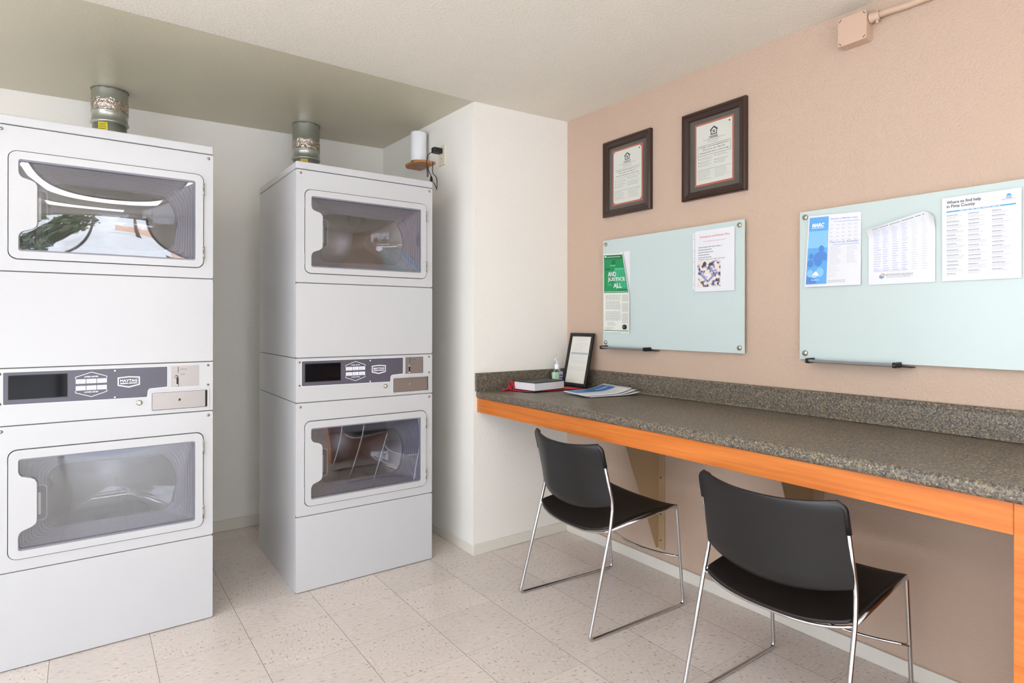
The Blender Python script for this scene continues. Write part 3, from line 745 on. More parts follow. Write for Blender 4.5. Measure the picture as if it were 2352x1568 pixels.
# ------------------------------------------------------------------ things on the tan wall
def wl(yref, zref, off):           # wall frame: u to the right (towards the camera), v up, h out of the wall
    return lambda u, v, h: (XR - off - h, yref - u, zref + v)
def house_mark(mb, fn, x, y, s, mat='ink'):
    o_ = [(-.5, 0), (.5, 0), (.5, .55), (.62, .55), (.62, .68), (0, 1.12), (-.62, .68), (-.62, .55), (-.5, .55)]
    i_ = [(-.38, .12), (.38, .12), (.38, .62), (0, .92), (-.38, .62)]
    mb.prism([[(x + a * s, y + b * s) for a, b in o_], [(x + a * s, y + b * s) for a, b in i_][::-1]], fn, 0, .0003, mat)
    for yy in (.25, .45): mb.flat([(x - .2 * s, y + yy * s), (x + .2 * s, y + yy * s), (x + .2 * s, y + (yy + .13) * s), (x - .2 * s, y + (yy + .13) * s)], fn, .0003, mat)
def picture(label, y1, z0, wd, ht, red, corners, seed):
    """y1: far edge; frame runs towards the camera"""
    t = thing('picture_frame', label, 'framed notice', (XR, y1, z0))
    fn = lambda u, v, h: (-h, -u, v)
    rnd = random.Random(seed)
    # stepped wooden moulding
    prof = [(0, .001), (0, .020), (.006, .026), (.014, .025), (.016, .021), (.034, .015), (.037, .010), (.040, .001)]
    fm = MB(); n = len(prof); vs = []
    for cx, cy in ((0, 0), (1, 0), (1, 1), (0, 1)):
        for d, h in prof: vs.append(fn(cx * wd + (d if cx == 0 else -d), cy * ht + (d if cy == 0 else -d), h))
    fs = [(k * n + i, ((k + 1) % 4) * n + i, ((k + 1) % 4) * n + (i + 1) % n, k * n + (i + 1) % n) for k in range(4) for i in range(n)]
    fm.add(vs, fs, 'frame_wood'); fm.build('moulding', t)
    MB().prism([[(.036, .036), (wd - .036, .036), (wd - .036, ht - .036), (.036, ht - .036)]], fn, .001, .005, 'mat_board').build('mat_board', t)
    a, b = red
    p = MB(); p.prism([[(a, b), (wd - a, b), (wd - a, ht - b), (a, ht - b)]], fn, .005, .0062, 'mat_red'); p.build('inner_mat', t)
    k = .009; a += k; b += k; dw, dh = wd - 2 * a, ht - 2 * b
    q = MB(); f2 = lambda u, v, h: fn(a + u, b + v, .0064 + h)
    cc = .012 if corners else .0005
    q.prism([[(cc, 0), (dw - cc, 0), (dw, cc), (dw, dh - cc), (dw - cc, dh), (cc, dh), (0, dh - cc), (0, cc)]], lambda u, v, h: fn(a + u, b + v, h), .0062, .0066, 'paper_warm')
    nt_ = q.build('notice', t)
    x = MB(); s = .036 * dw / .17; g = lambda u, v, h: fn(a + u, b + v, .0068 + h)
    house_mark(x, g, dw / 2, dh * .795, .034)
    x.lines(g, dw * .36, dh * .775, dw * .28, 2, .006, .002, 'ink', .0001, .1, False, rnd)
    x.text('EQUAL HOUSING', g, dw / 2, dh * .765, .036, .0040, 'ink', h=.0002, align='C')
    x.text('OPPORTUNITY', g, dw / 2, dh * .748, .036, .0040, 'ink', h=.0002, align='C')
    x.lines(g, dw * .2, dh * .735, dw * .62, 1, .006, .0018, 'ink_soft', .0001, .05, True, rnd); x.lines(g, dw * .33, dh * .71, dw * .34, 2, .008, .0018, 'ink_soft', .0001, .2, True, rnd)
    # box of bold text
    for yy in (.64, .475): x.flat([(dw * .04, dh * yy), (dw * .96, dh * yy), (dw * .96, dh * yy + .0012), (dw * .04, dh * yy + .0012)], g, .0002, 'ink_soft' if corners else 'ink')
    if not corners:
        for xx in (.04, .955): x.flat([(dw * xx, dh * .475), (dw * xx + .0012, dh * .475), (dw * xx + .0012, dh * .64), (dw * xx, dh * .64)], g, .0002, 'ink')
    x.text('It is illegal to discriminate against any person', g, dw / 2, dh * .600, dw * .82, .0065, 'ink', h=.0002, bold=.012, align='C')
    x.text('because of race, color, religion, sex,', g, dw / 2, dh * .555, dw * .62, .0065, 'ink', h=.0002, bold=.012, align='C')
    x.text('handicap, familial status or national origin', g, dw / 2, dh * .507, dw * .82, .0065, 'ink', h=.0002, bold=.012, align='C')
    for cx_, ys in ((.06, (.42, .36, .31)), (.53, (.435, .36, .315))):
        for yy in ys:
            x.flat([(dw * cx_ + i * 0, dh * yy) for i in (0,)] + [(dw * cx_ + .004, dh * yy), (dw * cx_ + .004, dh * yy + .004), (dw * cx_, dh * yy + .004)], g, .0002, 'ink')
            x.lines(g, dw * cx_ + .009, dh * yy + .0045, dw * .36, 2, .006, .0014, 'ink_soft', .0001, .35, True, rnd)
    x.flat([(dw * .02, dh * .235), (dw * .97, dh * .235), (dw * .97, dh * .235 + .001), (dw * .02, dh * .235 + .001)], g, .0002, 'ink')
    x.lines(g, dw * .04, dh * .215, dw * .4, 6, .0072, .0014, 'ink_soft', .0001, .35, True, rnd); x.lines(g, dw * .53, dh * .215, dw * .42, 6, .0072, .0014, 'ink_soft', .0001, .35, True, rnd)
    x.build('printed_text', nt_)
    MB().lathe([(0, -.001), (.004, -.0008), (.004, .0)], (-.0072, -(a + dw * .93), b + dh * .95), 'gap', 12, 'X').build('pin', t)
    MB().flat([(.037, .037), (wd - .037, .037), (wd - .037, ht - .037), (.037, ht - .037)], fn, .0095, 'glass_clear').build('glazing', t)
    return t
picture('dark framed housing notice with clipped paper corners, nearer the white corner', 2.4065, 1.7945, .345, .406, (.062, .055), True, 1)
picture('larger-looking dark framed housing notice with a red inner mat, nearer the camera', 1.863, 1.7955, .346, .405, (.067, .058), False, 2)

def board(label, y1, y0, z0, z1):
    t = thing('glass_board', label, 'glass board', (XR, y1, z0))
    wd, ht = y1 - y0, z1 - z0; fn = lambda u, v, h: (-h, -u, v)
    m = MB(); m.prism([[(0, 0), (wd, 0), (wd, ht), (0, ht)]], fn, .020, .0235, 'glass_edge').prism([[(.0008, .0008), (wd - .0008, .0008), (wd - .0008, ht - .0008), (.0008, ht - .0008)]], fn, .0235, .0255, 'marker_glass')
    m.build('glass_panel', t)
    for u in (.024, wd - .022):
        for v in (.024, ht - .022):
            s = MB(); s.lathe([(0, -.0325), (.0095, -.032), (.011, -.030), (.011, -.0256)], (0, -u, v), 'brass', 24, 'X').lathe([(.008, -.0199), (.008, -.001)], (0, -u, v), 'steel', 16, 'X')
            s.build('standoff', t)
    return t
board('glass marker board on the tan wall above the papers, with the green newsletter', 2.398, 1.5195, 1.093, 1.668)
board('glass marker board cut by the right photo edge, holding three white sheets', 1.269, .391, 1.083, 1.660)
def tray(label, y1, wd, z):
    t = thing('pen_tray', label, 'tray', (XR, y1, z), 0, 'pen trays')
    prof = [(-.028, -.003), (-.066, -.003), (-.072, .0), (-.074, .008), (-.071, .008), (-.069, .002), (-.063, -.0005), (-.028, -.0005)]
    m = MB(); m.prism([prof], lambda u, v, h: (u, h, v), -wd + .01, -.01, 'tray'); m.build('rail', t)
    m = MB(); m.box((-.034, -wd - .03, -.006), (-.003, -.0, -.003), 'black'); m.build('wall_clip', t)
    for y in (-.010, -wd + .004):
        m = MB(); m.prism([rrect(-.078, -.007, -.024, .012, .006, 4)], lambda u, v, h: (u, h, v), y, y + .010, 'black'); m.build('end_cap', t)
    return t
tray('grey pen tray with black ends below the far glass board', 2.368, .325, 1.0895)
tray('grey pen tray with black ends below the near glass board', 1.217, .325, 1.078)

# ---- sheets of paper on the boards
def sheet(name, label, cat, y1, z0, wd, ht, curve, mat='paper', nu=12, nv=16, skew=None, group=None):
    """sheet on a glass board. curve(u, v) gives how far it stands off; returns the thing and its surface function"""
    base = .0258
    def fn(u, v, h):
        U, V = u / wd, v / ht; du = dv = 0
        if skew: du, dv = skew(U, V)
        return (-(base + curve(U, V) + .0006 + h), -(u + du), v + dv)
    m = MB(); m.grid(lambda a, b: fn(a * wd, b * ht, 0), nu, nv, mat, False)
    o = m.build(name); o.location = (XR, y1, z0); tag(o, label, cat, group)
    solidify(o, .0005, -1)
    return o, fn
def child(mb, name, parent): return mb.build(name, parent)
# newsletter: two folded pages, the back one higher on the right
bk, fnb = sheet('newsletter_page', 'plain white newsletter page showing behind the green page', 'paper', 2.262, 1.178, .071, .418, lambda u, v: .001, 'paper', 4, 8, skew=lambda U, V: (-.006 * V * 0, -.012 * (1 - V)))
def nskew(U, V):
    # the right edge swings in towards the top, as the page peels over
    return (-.052 * U * max(0, V - .45) ** 1.2 * 2.0 if V > .45 else 0, -.008 * U * V)
nl, f = sheet('newsletter', 'green and white newsletter hanging from the left edge of the far glass board', 'newsletter', 2.388, 1.172, .198, .423,
              lambda u, v: .003 + .012 * max(0, u - .5) ** 2 * 2 * (1 if v < .9 else .8), 'paper_news', 14, 24, skew=nskew)
g = MB(); wd, ht = .198, .423
def patch(mb, fn, x0, y0, x1, y1, mat, h=.0009, n=5):
    for j in range(n):
        for i in range(n):
            a, b, c, d = x0 + (x1 - x0) * i / n, x0 + (x1 - x0) * (i + 1) / n, y0 + (y1 - y0) * j / n, y0 + (y1 - y0) * (j + 1) / n
            mb.add([fn(a, c, h), fn(b, c, h), fn(b, d, h), fn(a, d, h)], [(0, 1, 2, 3)], mat)
patch(g, f, .004, .212, .192, .416, 'green', .0009, 10)
patch(g, f, .004, .394, .192, .416, 'green_dark', .0013, 6)
patch(g, f, .100, .232, .190, .345, 'green_light', .0013, 6)
for i in range(6): patch(g, f, .108 + i * .014, .245, .114 + i * .014, .335, 'green', .0016, 3)
for i in range(5): patch(g, f, .112 + i * .016, .220, .119 + i * .016, .243, 'green_dark', .0016, 2)
patch(g, f, .06, .355, .11, .362, 'green_light', .0014, 3); patch(g, f, .075, .362, .092, .378, 'green_dark', .0014, 3)
patch(g, f, .012, .335, .06, .345, 'green_dark', .0014, 3); patch(g, f, .085, .366, .112, .388, 'green_dark', .0015, 3)
g.text('AND', f, .040, .300, .070, .026, 'paper', h=.002, bold=.028)
g.text('JUSTICE', f, .036, .270, .148, .025, 'paper', h=.002, bold=.028)
g.text('FOR', f, .036, .250, .032, .012, 'green_light', h=.002, bold=.02)
g.text('ALL', f, .080, .238, .068, .025, 'paper', h=.002, bold=.028)
patch(g, f, .012, .404, .030, .411, 'paper', .002, 2); patch(g, f, .034, .404, .170, .4065, 'paper', .002, 4)
for i in range(14): patch(g, f, .012 + i * .0128, .2155, .018 + i * .0128, .2205, 'paper', .002, 1)
g.build('cover_picture', nl)
g = MB(); rn = random.Random(11)
for y, n in ((.200, 6), (.168, 10), (.112, 11)): g.lines(f, .016, y, .118, n, .0046, .0014, 'ink_soft', .0009, .12, True, rn)
for y, n in ((.200, 8), (.155, 10), (.100, 11)): g.lines(f, .142, y, .050, n, .0046, .0014, 'ink_soft', .0009, .1, True, rn)
g.lines(f, .030, .055, .07, 4, .005, .0014, 'ink_soft', .0009, .3, True, rn); g.lines(f, .014, .028, .07, 3, .006, .0014, 'ink_soft', .0009, .5, True, rn)
patch(g, f, .004, .0085, .192, .0115, 'green_dark', .0012, 6)
g.build('printed_text', nl)
mg = MB().lathe([(0, -.012), (.008, -.0115), (.0125, -.009), (.0125, 0)], (0, 0, 0), 'black', 28, 'X').lathe([(0, -.0135), (.0045, -.013), (.0045, -.011)], (0, 0, 0), 'gap', 16, 'X').build('magnet')
mg.location = (XR - .0345, 2.221, 1.2015); tag(mg, 'small round black magnet holding the lower corner of the green newsletter', 'magnet')
# emergency plan in a sleeve
em, f = sheet('safety_notice', 'white Emergency and Disaster Plan sheet with an aerial photo, on the far glass board', 'paper', 1.776, 1.3655, .2125, .279, lambda u, v: .004, 'paper')
g = MB(); g.text('Emergency and Disaster Plan', f, .108, .242, .158, .0125, 'ink_red', h=.001, bold=.005, align='C')
g.text('In the event of an emergency call 911', f, .108, .224, .120, .0066, 'ink_pink', h=.001, align='C')
rn = random.Random(61)
for i, w_ in enumerate((.128, .075, .084, .062, .074)): g.lines(f, .020, .2035 - i * .0115, w_, 1, .006, .0034, 'ink_soft', .001, .02, True, rn)
g.lines(f, .020, .1475, .150, 1, .006, .0026, 'ink_soft', .001, .02, True, rn)
g.build('printed_text', em)
g = MB(); patch(g, f, .017, .022, .140, .140, 'aerial', .001, 4)
rn = random.Random(5)
def blob(mb, fn, x, y, r, mat, h):
    mb.flat([(x + r * (1 + .3 * rn.random()) * math.cos(a * math.pi / 4), y + r * (1 + .3 * rn.random()) * math.sin(a * math.pi / 4)) for a in range(8)], fn, h, mat)
MAT['tree_dark'] = pbr('tree_dark', '#45484a', .6); MAT['roof_blue'] = pbr('roof_blue', '#8b8fbd', .6)
for x, y, r in ((.055, .125, .009), (.045, .115, .006), (.088, .122, .007), (.128, .127, .004), (.120, .050, .006), (.127, .034, .005), (.06, .025, .004), (.072, .026, .004), (.05, .025, .003), (.104, .08, .004), (.026, .102, .005), (.04, .092, .004), (.07, .100, .003), (.112, .068, .003)): blob(g, f, x, y, r, 'tree_dark', .0013)
for (ax, ay), (bx, by) in (((.035, .080), (.072, .045)), ((.072, .045), (.108, .075)), ((.018, .122), (.034, .088)), ((.085, .110), (.108, .078))):
    d = Vector((bx - ax, by - ay)).normalized(); nn = Vector((-d.y, d.x)) * .005
    g.flat([(ax + nn.x, ay + nn.y), (bx + nn.x, by + nn.y), (bx - nn.x, by - nn.y), (ax - nn.x, ay - nn.y)], f, .0012, 'roof_blue')
g.flat([(.062, .075), (.072, .087), (.088, .068), (.078, .056)], f, .0014, 'paper')
g.build('aerial_picture', em)
g = MB(); patch(g, f, -.012, .012, -.001, .272, 'paper', .0004, 4)
for i in range(5): blob(g, f, -.006, .035 + i * .052, .0018, 'ink_soft', .0008)
g.build('sleeve_strip', em)
# MARC flyer
fl, f = sheet('flyer', 'white flyer with a blue MARC panel at the left of the near glass board', 'flyer', 1.243, 1.364, .214, .275, lambda u, v: .003 + .007 * (1 - abs(2 * u - .7)) * (v * .4 + .2) + .004 * (1 - v), 'paper',
              skew=lambda U, V: (.016 * V * (1 - U) - .002, -.010 * V * U))
g = MB(); patch(g, f, .006, .010, .088, .268, 'blue_flyer', .0009, 8)
patch(g, f, .006, .150, .088, .215, 'blue_light', .0012, 5)
def hblob(x, y, r, mat, h): g.flat([(x + r * math.cos(a * math.pi / 8), y + r * 1.15 * math.sin(a * math.pi / 8)) for a in range(16)], f, h, mat)
for x, y, r, mt in ((.063, .146, .011, 'blue_deep'), (.022, .118, .010, 'blue_deep'), (.052, .098, .017, 'blue_deep'), (.020, .090, .013, 'blue_deep'), (.060, .055, .016, 'blue_light'), (.022, .052, .013, 'blue_light')): hblob(x, y, r, mt, .0014)
g.flat([(.030, .100), (.086, .100), (.086, .125), (.074, .134), (.052, .134), (.036, .124)], f, .0013, 'blue_deep')
g.flat([(.008, .012), (.05, .012), (.04, .03), (.008, .045)], f, .0013, 'blue_deep')
g.build('blue_panel', fl)
g = MB(); g.text('MARC', f, .018, .230, .054, .015, 'print_white', h=.002, bold=.05, shear=.25)
patch(g, f, .018, .2255, .072, .2275, 'print_white', .002, 2)
g.flat([(.030, .043), (.058, .043), (.050, .055), (.044, .060), (.038, .055)], f, .002, 'print_white'); patch(g, f, .030, .037, .050, .040, 'print_white', .002, 2)
g.text('MarketPoint', f, .028, .024, .032, .005, 'print_white', h=.002)
g.text('Become a Member today', f, .096, .252, .106, .0085, 'ink_blue', h=.001, shear=.3)
patch(g, f, .108, .2445, .206, .246, 'ink_blue', .001, 4)
g.text('Check out our Amenities!', f, .094, .164, .112, .0085, 'ink_blue', h=.001, shear=.3)
patch(g, f, .108, .157, .206, .1585, 'ink_blue', .001, 4)
rn = random.Random(21)
for i in range(5):
    for k in range(5): g.lines(f, .096 + k * .023, .235 - i * .0145, .014, 2, .003, .0012, 'ink_faint', .0009, .5, True, rn)
g.lines(f, .096, .150, .048, 11, .0062, .0015, 'ink_faint', .0009, .4, True, rn); g.lines(f, .162, .150, .040, 11, .0062, .0015, 'ink_faint', .0009, .4, True, rn)
g.lines(f, .094, .082, .045, 7, .0075, .0014, 'ink_faint', .0009, .5, True, rn); g.lines(f, .094, .022, .070, 2, .006, .0015, 'ink_soft', .0009, .1, True, rn)
g.build('printed_text', fl)
# nationwide children's sheet, its top edge sagging forward
def sagc(u, v): return .003 + .030 * max(0, v - .72) ** 1.6 * 6 * (1 - u * .35)
nc, f = sheet('growth_chart', 'white table sheet with a curling top between the flyer and the help list', 'paper', 1.005, 1.3615, .213, .262, sagc, 'paper', 14, 18,
              skew=lambda U, V: (0, -(.068 - .050 * U + .030 * max(0, (U - .9) / .1)) * max(0, V - .55) / .45))
g = MB(); rn = random.Random(31)
for k in range(6):
    x = .018 + k * .031
    g.lines(f, x, .238, .020 if k else .026, 24, .0082, .0016, 'ink_blue' if k < 4 else 'ink_faint', .0009, .45, True, rn)
g.lines(f, .020, .2525, .165, 1, .006, .0035, 'ink_soft', .001, .02, True, rn)
g.lines(f, .018, .044 + .008, .110, 2, .006, .0012, 'ink_faint', .0009, .1, True, rn)
g.text("NATIONWIDE CHILDREN'S", f, .058, .028, .088, .0085, 'ink_soft', h=.001)
patch(g, f, .060, .0235, .138, .0245, 'ink_soft', .0009, 3)
for x, y, r, mt in ((.041, .030, .0035, 'ink_red'), (.046, .036, .0028, 'blue_light'), (.052, .034, .0035, 'orange_dot'), (.044, .024, .004, 'blue_bar'), (.050, .026, .003, 'blue_bar'), (.038, .025, .002, 'blue_bar')): blob(g, f, x, y, r, mt, .0011)
g.build('printed_text', nc)
# help list
hp, f = sheet('help_list', 'white sheet headed Where to find help in Pima County, at the right photo edge', 'paper', .772, 1.362, .211, .272, lambda u, v: .004 + .002 * v, 'paper')
g = MB(); g.text('Where to find help', f, .014, .248, .094, .0125, 'ink', h=.001, bold=.008); g.text('in Pima County', f, .014, .235, .078, .0125, 'ink', h=.001, bold=.008)
g.build('heading', hp)
g = MB(); patch(g, f, .013, .2235, .197, .2275, 'blue_bar', .0009, 5); g.lines(f, .05, .2262, .11, 1, .005, .0012, 'print_white', .0014, .02, True)
def dome(mb, fn, x, y, s):
    mb.flat([(x + s * math.cos(R(a)), y + s * 1.1 * math.sin(R(a))) for a in range(0, 181, 20)], fn, .001, 'blue_bar')
    for i in range(4): patch(mb, fn, x - s + i * s * .55, y - s * .9, x - s + i * s * .55 + s * .25, y - s * .2, 'blue_bar', .001, 1)
    patch(mb, fn, x - s * 1.1, y - s * 1.05, x + s * 1.1, y - s * .85, 'blue_bar', .001, 1)
dome(g, f, .180, .252, .0065); g.text('PIMA COUNTY', f, .180, .2405, .036, .0035, 'ink_blue', h=.001, align='C')
g.build('county_mark', hp)
g = MB(); rn = random.Random(41)
for x, n0 in ((.014, 13), (.074, 12), (.137, 13)):
    y = .214
    for i in range(n0):
        k = rn.choice((2, 3, 3, 4)); g.lines(f, x, y, .034, 1, .004, .0018, 'ink_soft', .0009, .3, True, rn)
        g.lines(f, x, y - .0042, .050, k - 1, .0040, .0012, 'ink_faint', .0009, .5, True, rn); y -= k * .0042 + .0035
        if y < .022: break
g.build('printed_text', hp)

# junction box and conduit under the ceiling
jb = thing('junction_box', 'tan square junction box on the wall just below the ceiling', 'junction box', (XR, 1.106, 2.2455))
fn = lambda u, v, h: (-h, -u, v)
m = MB(); m.prism([rrect(0, 0, .101, .101, .008, 4)], fn, .0, .042, 'conduit'); m.build('body', jb, bevel=.003)
m = MB(); m.prism([rrect(-.001, -.001, .102, .102, .008, 4)], fn, .0425, .050, 'conduit'); lid = m.build('cover', jb, bevel=.002)
for u, v, s in ((.008, .008, -1), (.093, .008, 1), (.008, .093, 1), (.093, .093, -1)):
    m = MB(); m.prism([[(u - .004, v - s * .004 - .0015), (u + .004, v + s * .004 - .0015), (u + .004, v + s * .004 + .0015), (u - .004, v - s * .004 + .0015)]], fn, .0495, .0505, 'black'); m.build('screw_slot', lid)
cd = thing('conduit_pipe', 'tan painted conduit pipe running from the junction box toward the right', 'pipe', (XR, 1.004, 2.3215))
m = MB(); m.tube([(-.022, -.002, 0), (-.022, -.06, .001), (-.0125, -.12, .0), (-.0125, -1.4, -.004)], .0115, 'conduit', 16); m.build('pipe', cd)
m = MB(); m.lathe([(.013, -.034), (.0155, -.033), (.0155, -.012), (.018, -.011), (.018, -.001)], (-.022, 0, 0), 'conduit', 20, 'Y'); m.cyl((-.022, -.024, -.014), (-.022, -.024, -.026), .005, 'conduit', 10); m.build('connector', cd)

# ------------------------------------------------------------------ things on the worktop
ZT = .8648
# red cloth case under the book
rc = MB(); K = 16
def red(u, v):
    x = 1.775 + .34 * u + .04 * v; y = 2.625 - .19 * u * .2 + (.03 - .17 * v)
    rnd_ = .002 + .003 * abs(math.sin(u * 9 + v * 5)) * (1 if (u < .12 or u > .9 or v > .9) else .2)
    return (x, y, ZT + .0008 + rnd_ * .6)
rc.grid(red, 16, 12, 'red_cloth'); ro = rc.build('cloth_bag'); tag(ro, 'red cloth lying under the thick book at the back of the worktop', 'cloth'); solidify(ro, .0012, 1)
lo = MB()
def loopf(u, v):
    a = R(-60 + 300 * u); return (1.795 + .022 * math.cos(a) * .6 + .02 * v, 2.625 + .012 * math.sin(a) + .018 * v - .01, ZT + .024 + .020 * math.sin(a) + .006 * v)
lo.grid(loopf, 20, 4, 'red_cloth'); l_ = lo.build('handle_loop', ro); solidify(l_, .003, 0)
st = MB(); st.tube(fillet([(1.745, 2.628, ZT + .004), (1.775, 2.63, ZT + .006), (1.80, 2.625, ZT + .018), (1.815, 2.632, ZT + .04)], .012), .0045, 'red_cloth', 8); st.build('drawstring', ro)
# thick book, fore edge and tail towards the camera
bk_ = thing('reference_book', 'thick softcover book with white page edges lying on red cloth', 'book', (1.842, 2.472, ZT + .0085), math.atan2(.024, .213))
def bfn(u, v, h): return (u, v, h)
m = MB()
pg = [(0, 0), (.215, .0), (.213, .150), (-.006, .152)]
def page(u, v, h):
    s = 4 * (u / .215) * (1 - u / .215); return (u, v, h * 1.0 + .002 * (1 - s) * (h > .01))
pl_ = [(i * .215 / 10, -.004 * math.sin(math.pi * i / 10)) for i in range(11)] + [(.213, .150), (-.004, .152)]
m.prism([pl_], page, .0, .036, 'paper'); m.build('page_block', bk_)
m = MB(); m.prism([[(-.004, -.006), (.219, -.005), (.219, .153), (-.008, .156)]], lambda u, v, h: (u, v, h + .004 * (abs(u / .215 - .5) * 2) ** 2), .0365, .0380, 'black'); m.build('front_cover', bk_)
m = MB(); m.prism([[(-.004, -.006), (.219, -.005), (.219, .153), (-.008, .156)]], bfn, -.0025, -.0005, 'black'); m.build('back_cover', bk_)
# hand sanitiser
sz = thing('sanitizer_bottle', 'small pump bottle of clear green hand sanitizer behind the book', 'bottle', (2.142, 2.664, ZT))
m = MB(); m.prism([rrect(-.033, -.016, .033, .016, .012, 5)], lambda u, v, h: (u, v, h), .001, .085, 'glass_green')
m.prism([rrect(-.026, -.012, .026, .012, .009, 5)], lambda u, v, h: (u, v, h), .085, .095, 'glass_green'); m.build('bottle_body', sz, bevel=.003)
MAT['gel'] = pbr('gel', '#cfe6d2', .2)
m = MB(); m.prism([rrect(-.031, -.014, .031, .014, .011, 5)], lambda u, v, h: (u, v, h), .003, .078, 'gel'); m.build('gel', sz)
m = MB(); m.prism([rrect(.0, .030, .031, .082, .003, 3)], lambda u, v, h: (u, -.0165 - h, v), 0, .0006, 'print_grey').prism([rrect(.004, .044, .029, .064, .003, 3)], lambda u, v, h: (u, -.0172 - h, v), 0, .0004, 'purple')
m.text('Purell', lambda u, v, h: (u, -.0178 - h, v), .006, .049, .021, .010, 'print_white', bold=.02); m.build('label', sz)
m = MB(); m.lathe([(.012, .095), (.013, .097), (.013, .118), (.010, .122), (.004, .124), (.004, .148), (.006, .149), (.006, .158), (0, .160)], (0, 0, 0), 'white_plastic', 24).tube([(0, 0, .153), (-.02, -.012, .153), (-.030, -.018, .147)], .004, 'white_plastic', 10); m.build('pump', sz)
# leaning frame
lf = thing('leaning_frame', 'black framed certificate standing on the worktop and leaning on the wall', 'framed notice', (2.170, 2.640, ZT + .0035))
topv = Vector((2.2545 - 2.170, .022, .293)); ud = Vector((.0, -.200, 0)); vd = topv; nd = ud.cross(vd).normalized()
if nd.x > 0: nd = -nd
def lfn(u, v, h):
    q = ud * (u / .2) + vd * v + nd * h; return (q.x, q.y, q.z)     # v in 0..1
def bar(loops, h0, h1, mat): return MB().prism(loops, lfn, h0, h1, mat)
o_ = [(0, 0), (.2, 0), (.2, 1), (0, 1)]; i_ = [(.017, .062), (.183, .062), (.183, .938), (.017, .938)]
m = bar([o_, i_[::-1]], .001, .015, 'black'); m.build('frame', lf, bevel=.003)
m = bar([[(.014, .05), (.186, .05), (.186, .95), (.014, .95)]], .002, .006, 'paper_warm'); ce = m.build('certificate', lf)
m = MB(); rn = random.Random(51); lg = lambda u, v, h: lfn(u, v, .0062 + h)
m.lines(lg, .065, .89, .085, 2, .03, .006, 'ink_faint', .0002, .2, True, rn); m.lines(lg, .055, .81, .10, 3, .028, .006, 'ink_faint', .0002, .2, True, rn)
m.lines(lg, .05, .72, .09, 3, .028, .006, 'ink_faint', .0002, .3, True, rn)
m.flat([(.03, .60), (.17, .60), (.17, .635), (.03, .635)], lg, .0003, 'print_grey'); m.lines(lg, .03, .59, .14, 3, .03, .006, 'ink_faint', .0002, .2, True, rn)
m.lines(lg, .04, .49, .125, 3, .022, .006, 'ink_faint', .0002, .1, True, rn); m.lines(lg, .03, .37, .135, 4, .022, .006, 'ink_faint', .0002, .1, True, rn)
m.build('printed_text', ce)
# papers
def flatsheet(name, label, cat, pts, z, lift, mat='paper', th=.0006, group=None):
    """pts: near-left, far-left, far-right, near-right corners on the worktop"""
    a, b, c, d = [Vector(p) for p in pts]
    def fn(u, v, h):
        p = a * (1 - u) * (1 - v) + b * (1 - u) * v + c * u * v + d * u * (1 - v)
        return (p.x, p.y, z + lift(u, v) + h)
    m = MB(); m.grid(lambda u, v: fn(u, v, 0), 16, 12, mat); o = m.build(name); tag(o, label, cat, group); solidify(o, th, 0)
    return o, fn
# u runs from the left end to the right end, v from the front to the wall
P0 = [(1.906, 2.150), (1.933, 2.352), (2.205, 2.345), (2.190, 2.125)]
flatsheet('document', 'lowest white sheet of the loose pile, its right end curling up', 'paper', [(1.93, 2.14), (1.95, 2.33), (2.215, 2.30), (2.215, 2.085)], ZT + .001, lambda u, v: .002 + .016 * max(0, u - .6) ** 2 * 5 * (1 - v * .5))
flatsheet('document', 'middle white sheet of the loose pile, bent up at the right end', 'paper', [(1.92, 2.145), (1.94, 2.34), (2.200, 2.33), (2.205, 2.105)], ZT + .003, lambda u, v: .002 + .026 * max(0, u - .55) ** 2 * 4 * (1 - v * .3))
bo_, f = flatsheet('booklet', 'blue and white booklet lying on top of the loose papers', 'booklet', P0, ZT + .006, lambda u, v: .0035 + .028 * max(0, u - .55) ** 2 * 4 + .003 * v, 'paper', .0030)
g = MB(); g.grid(lambda a, b: f(.04 + .90 * a, .46 + .50 * b, .0018), 14, 8, 'blue_cover'); g.grid(lambda a, b: f(.60 + .30 * a, .70 + .04 * b, .0024), 10, 2, 'print_white'); g.build('cover_print', bo_)
# a fallen crumb on the floor
cr = MB(); rn = random.Random(3)
for i in range(5): cr.lathe([(0, .0002), (.006 + .004 * rn.random(), .002), (.004, .006), (0, .008)], (.012 * i - .02 + rn.random() * .01, rn.random() * .012, 0), 'cream_seed', 7)
co = cr.build('crumb'); co.location = (.063, 1.885, 0); tag(co, 'small tan crumb lying on the floor before the left dryer', 'crumb')

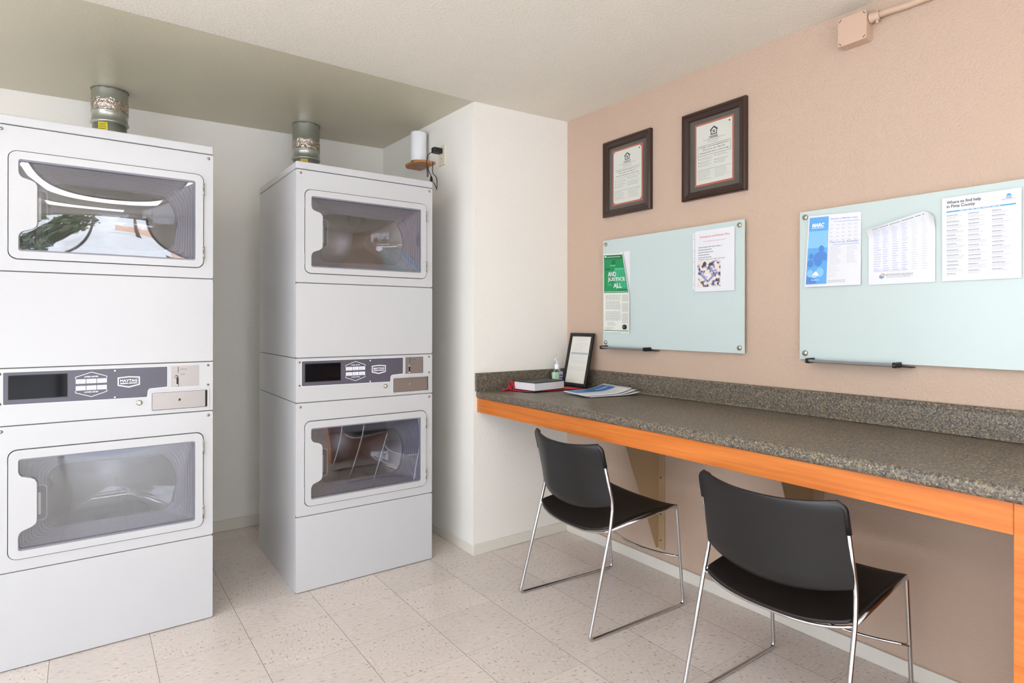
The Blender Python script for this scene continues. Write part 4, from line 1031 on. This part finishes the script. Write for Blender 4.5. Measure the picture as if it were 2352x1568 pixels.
# ------------------------------------------------------------------ mirrored outdoors
def palm(x, y, h, label):
    t = thing('palm_tree', label, 'tree', (x, y, -.12), 0, 'palms outside')
    m = MB(); m.tube([(0, 0, 0), (.1, 0, h * .5), (.15, .1, h)], [.2, .16, .13], 'bark', 8); m.build('trunk', t)
    m = MB()
    for k in range(14):
        a = k * 2.4; e = R(-30 + (k % 5) * 20); L = 1.5
        pts = [(.15 + math.cos(a) * L * s * math.cos(e), .1 + math.sin(a) * L * s * math.cos(e), h + L * s * math.sin(e) - .9 * s * s) for s in (0, .25, .5, .75, 1)]
        m.tube(pts, [.05, .16, .18, .12, .02], 'leaf', 5)
    m.build('fronds', t)
for i, (x, y, h) in enumerate(((3, -22, 6), (5.5, -26, 7.5), (8, -24, 5.5), (-2, -18, 6.5))):
    palm(x, y, h, ['palm tree outside, mirrored in the dryer door', 'tall palm tree outside, mirrored in the dryer door', 'short palm tree outside, mirrored in the dryer door', 'nearest palm tree outside, mirrored in the dryer door'][i])
bd = MB().box((2, -44, -.12), (22, -40, 2.2), 'stucco_out').build('neighbour_building'); tag(bd, 'low peach stucco building outside, mirrored in the dryer door', 'building')

def bushy(x, y, r, label):
    t = thing('leafy_tree', label, 'tree', (x, y, -.12), 0, 'leafy trees outside')
    m = MB(); m.tube([(0, 0, 0), (0, 0, r * 1.1)], [.16, .11], 'bark', 8); m.build('trunk', t)
    m = MB(); rn = random.Random(int(x * 10))
    for k in range(420):
        a, e = rn.random() * 6.28, rn.random() * 3.0 - 1.5; q = r * (.5 + .5 * rn.random())
        c = Vector((q * math.cos(a) * math.cos(e), q * math.sin(a) * math.cos(e), r * 1.5 + q * .9 * math.sin(e))); rr = r * .13
        v_ = [c + Vector((rn.uniform(-rr, rr), rn.uniform(-rr, rr), rn.uniform(-rr, rr))) * 1.4 for _ in range(4)]
        m.add(v_, [(0, 1, 2), (0, 2, 3), (0, 3, 1), (1, 2, 3)], 'leaf')
    m.build('foliage', t)
for i, (x, y, r) in enumerate(((-4.5, -11, 1.9), (-11.5, -14, 2.2), (-1.8, -14, 1.5))):
    bushy(x, y, r, ['leafy tree outside nearest the doorway', 'widest leafy tree outside', 'smallest leafy tree outside'][i])
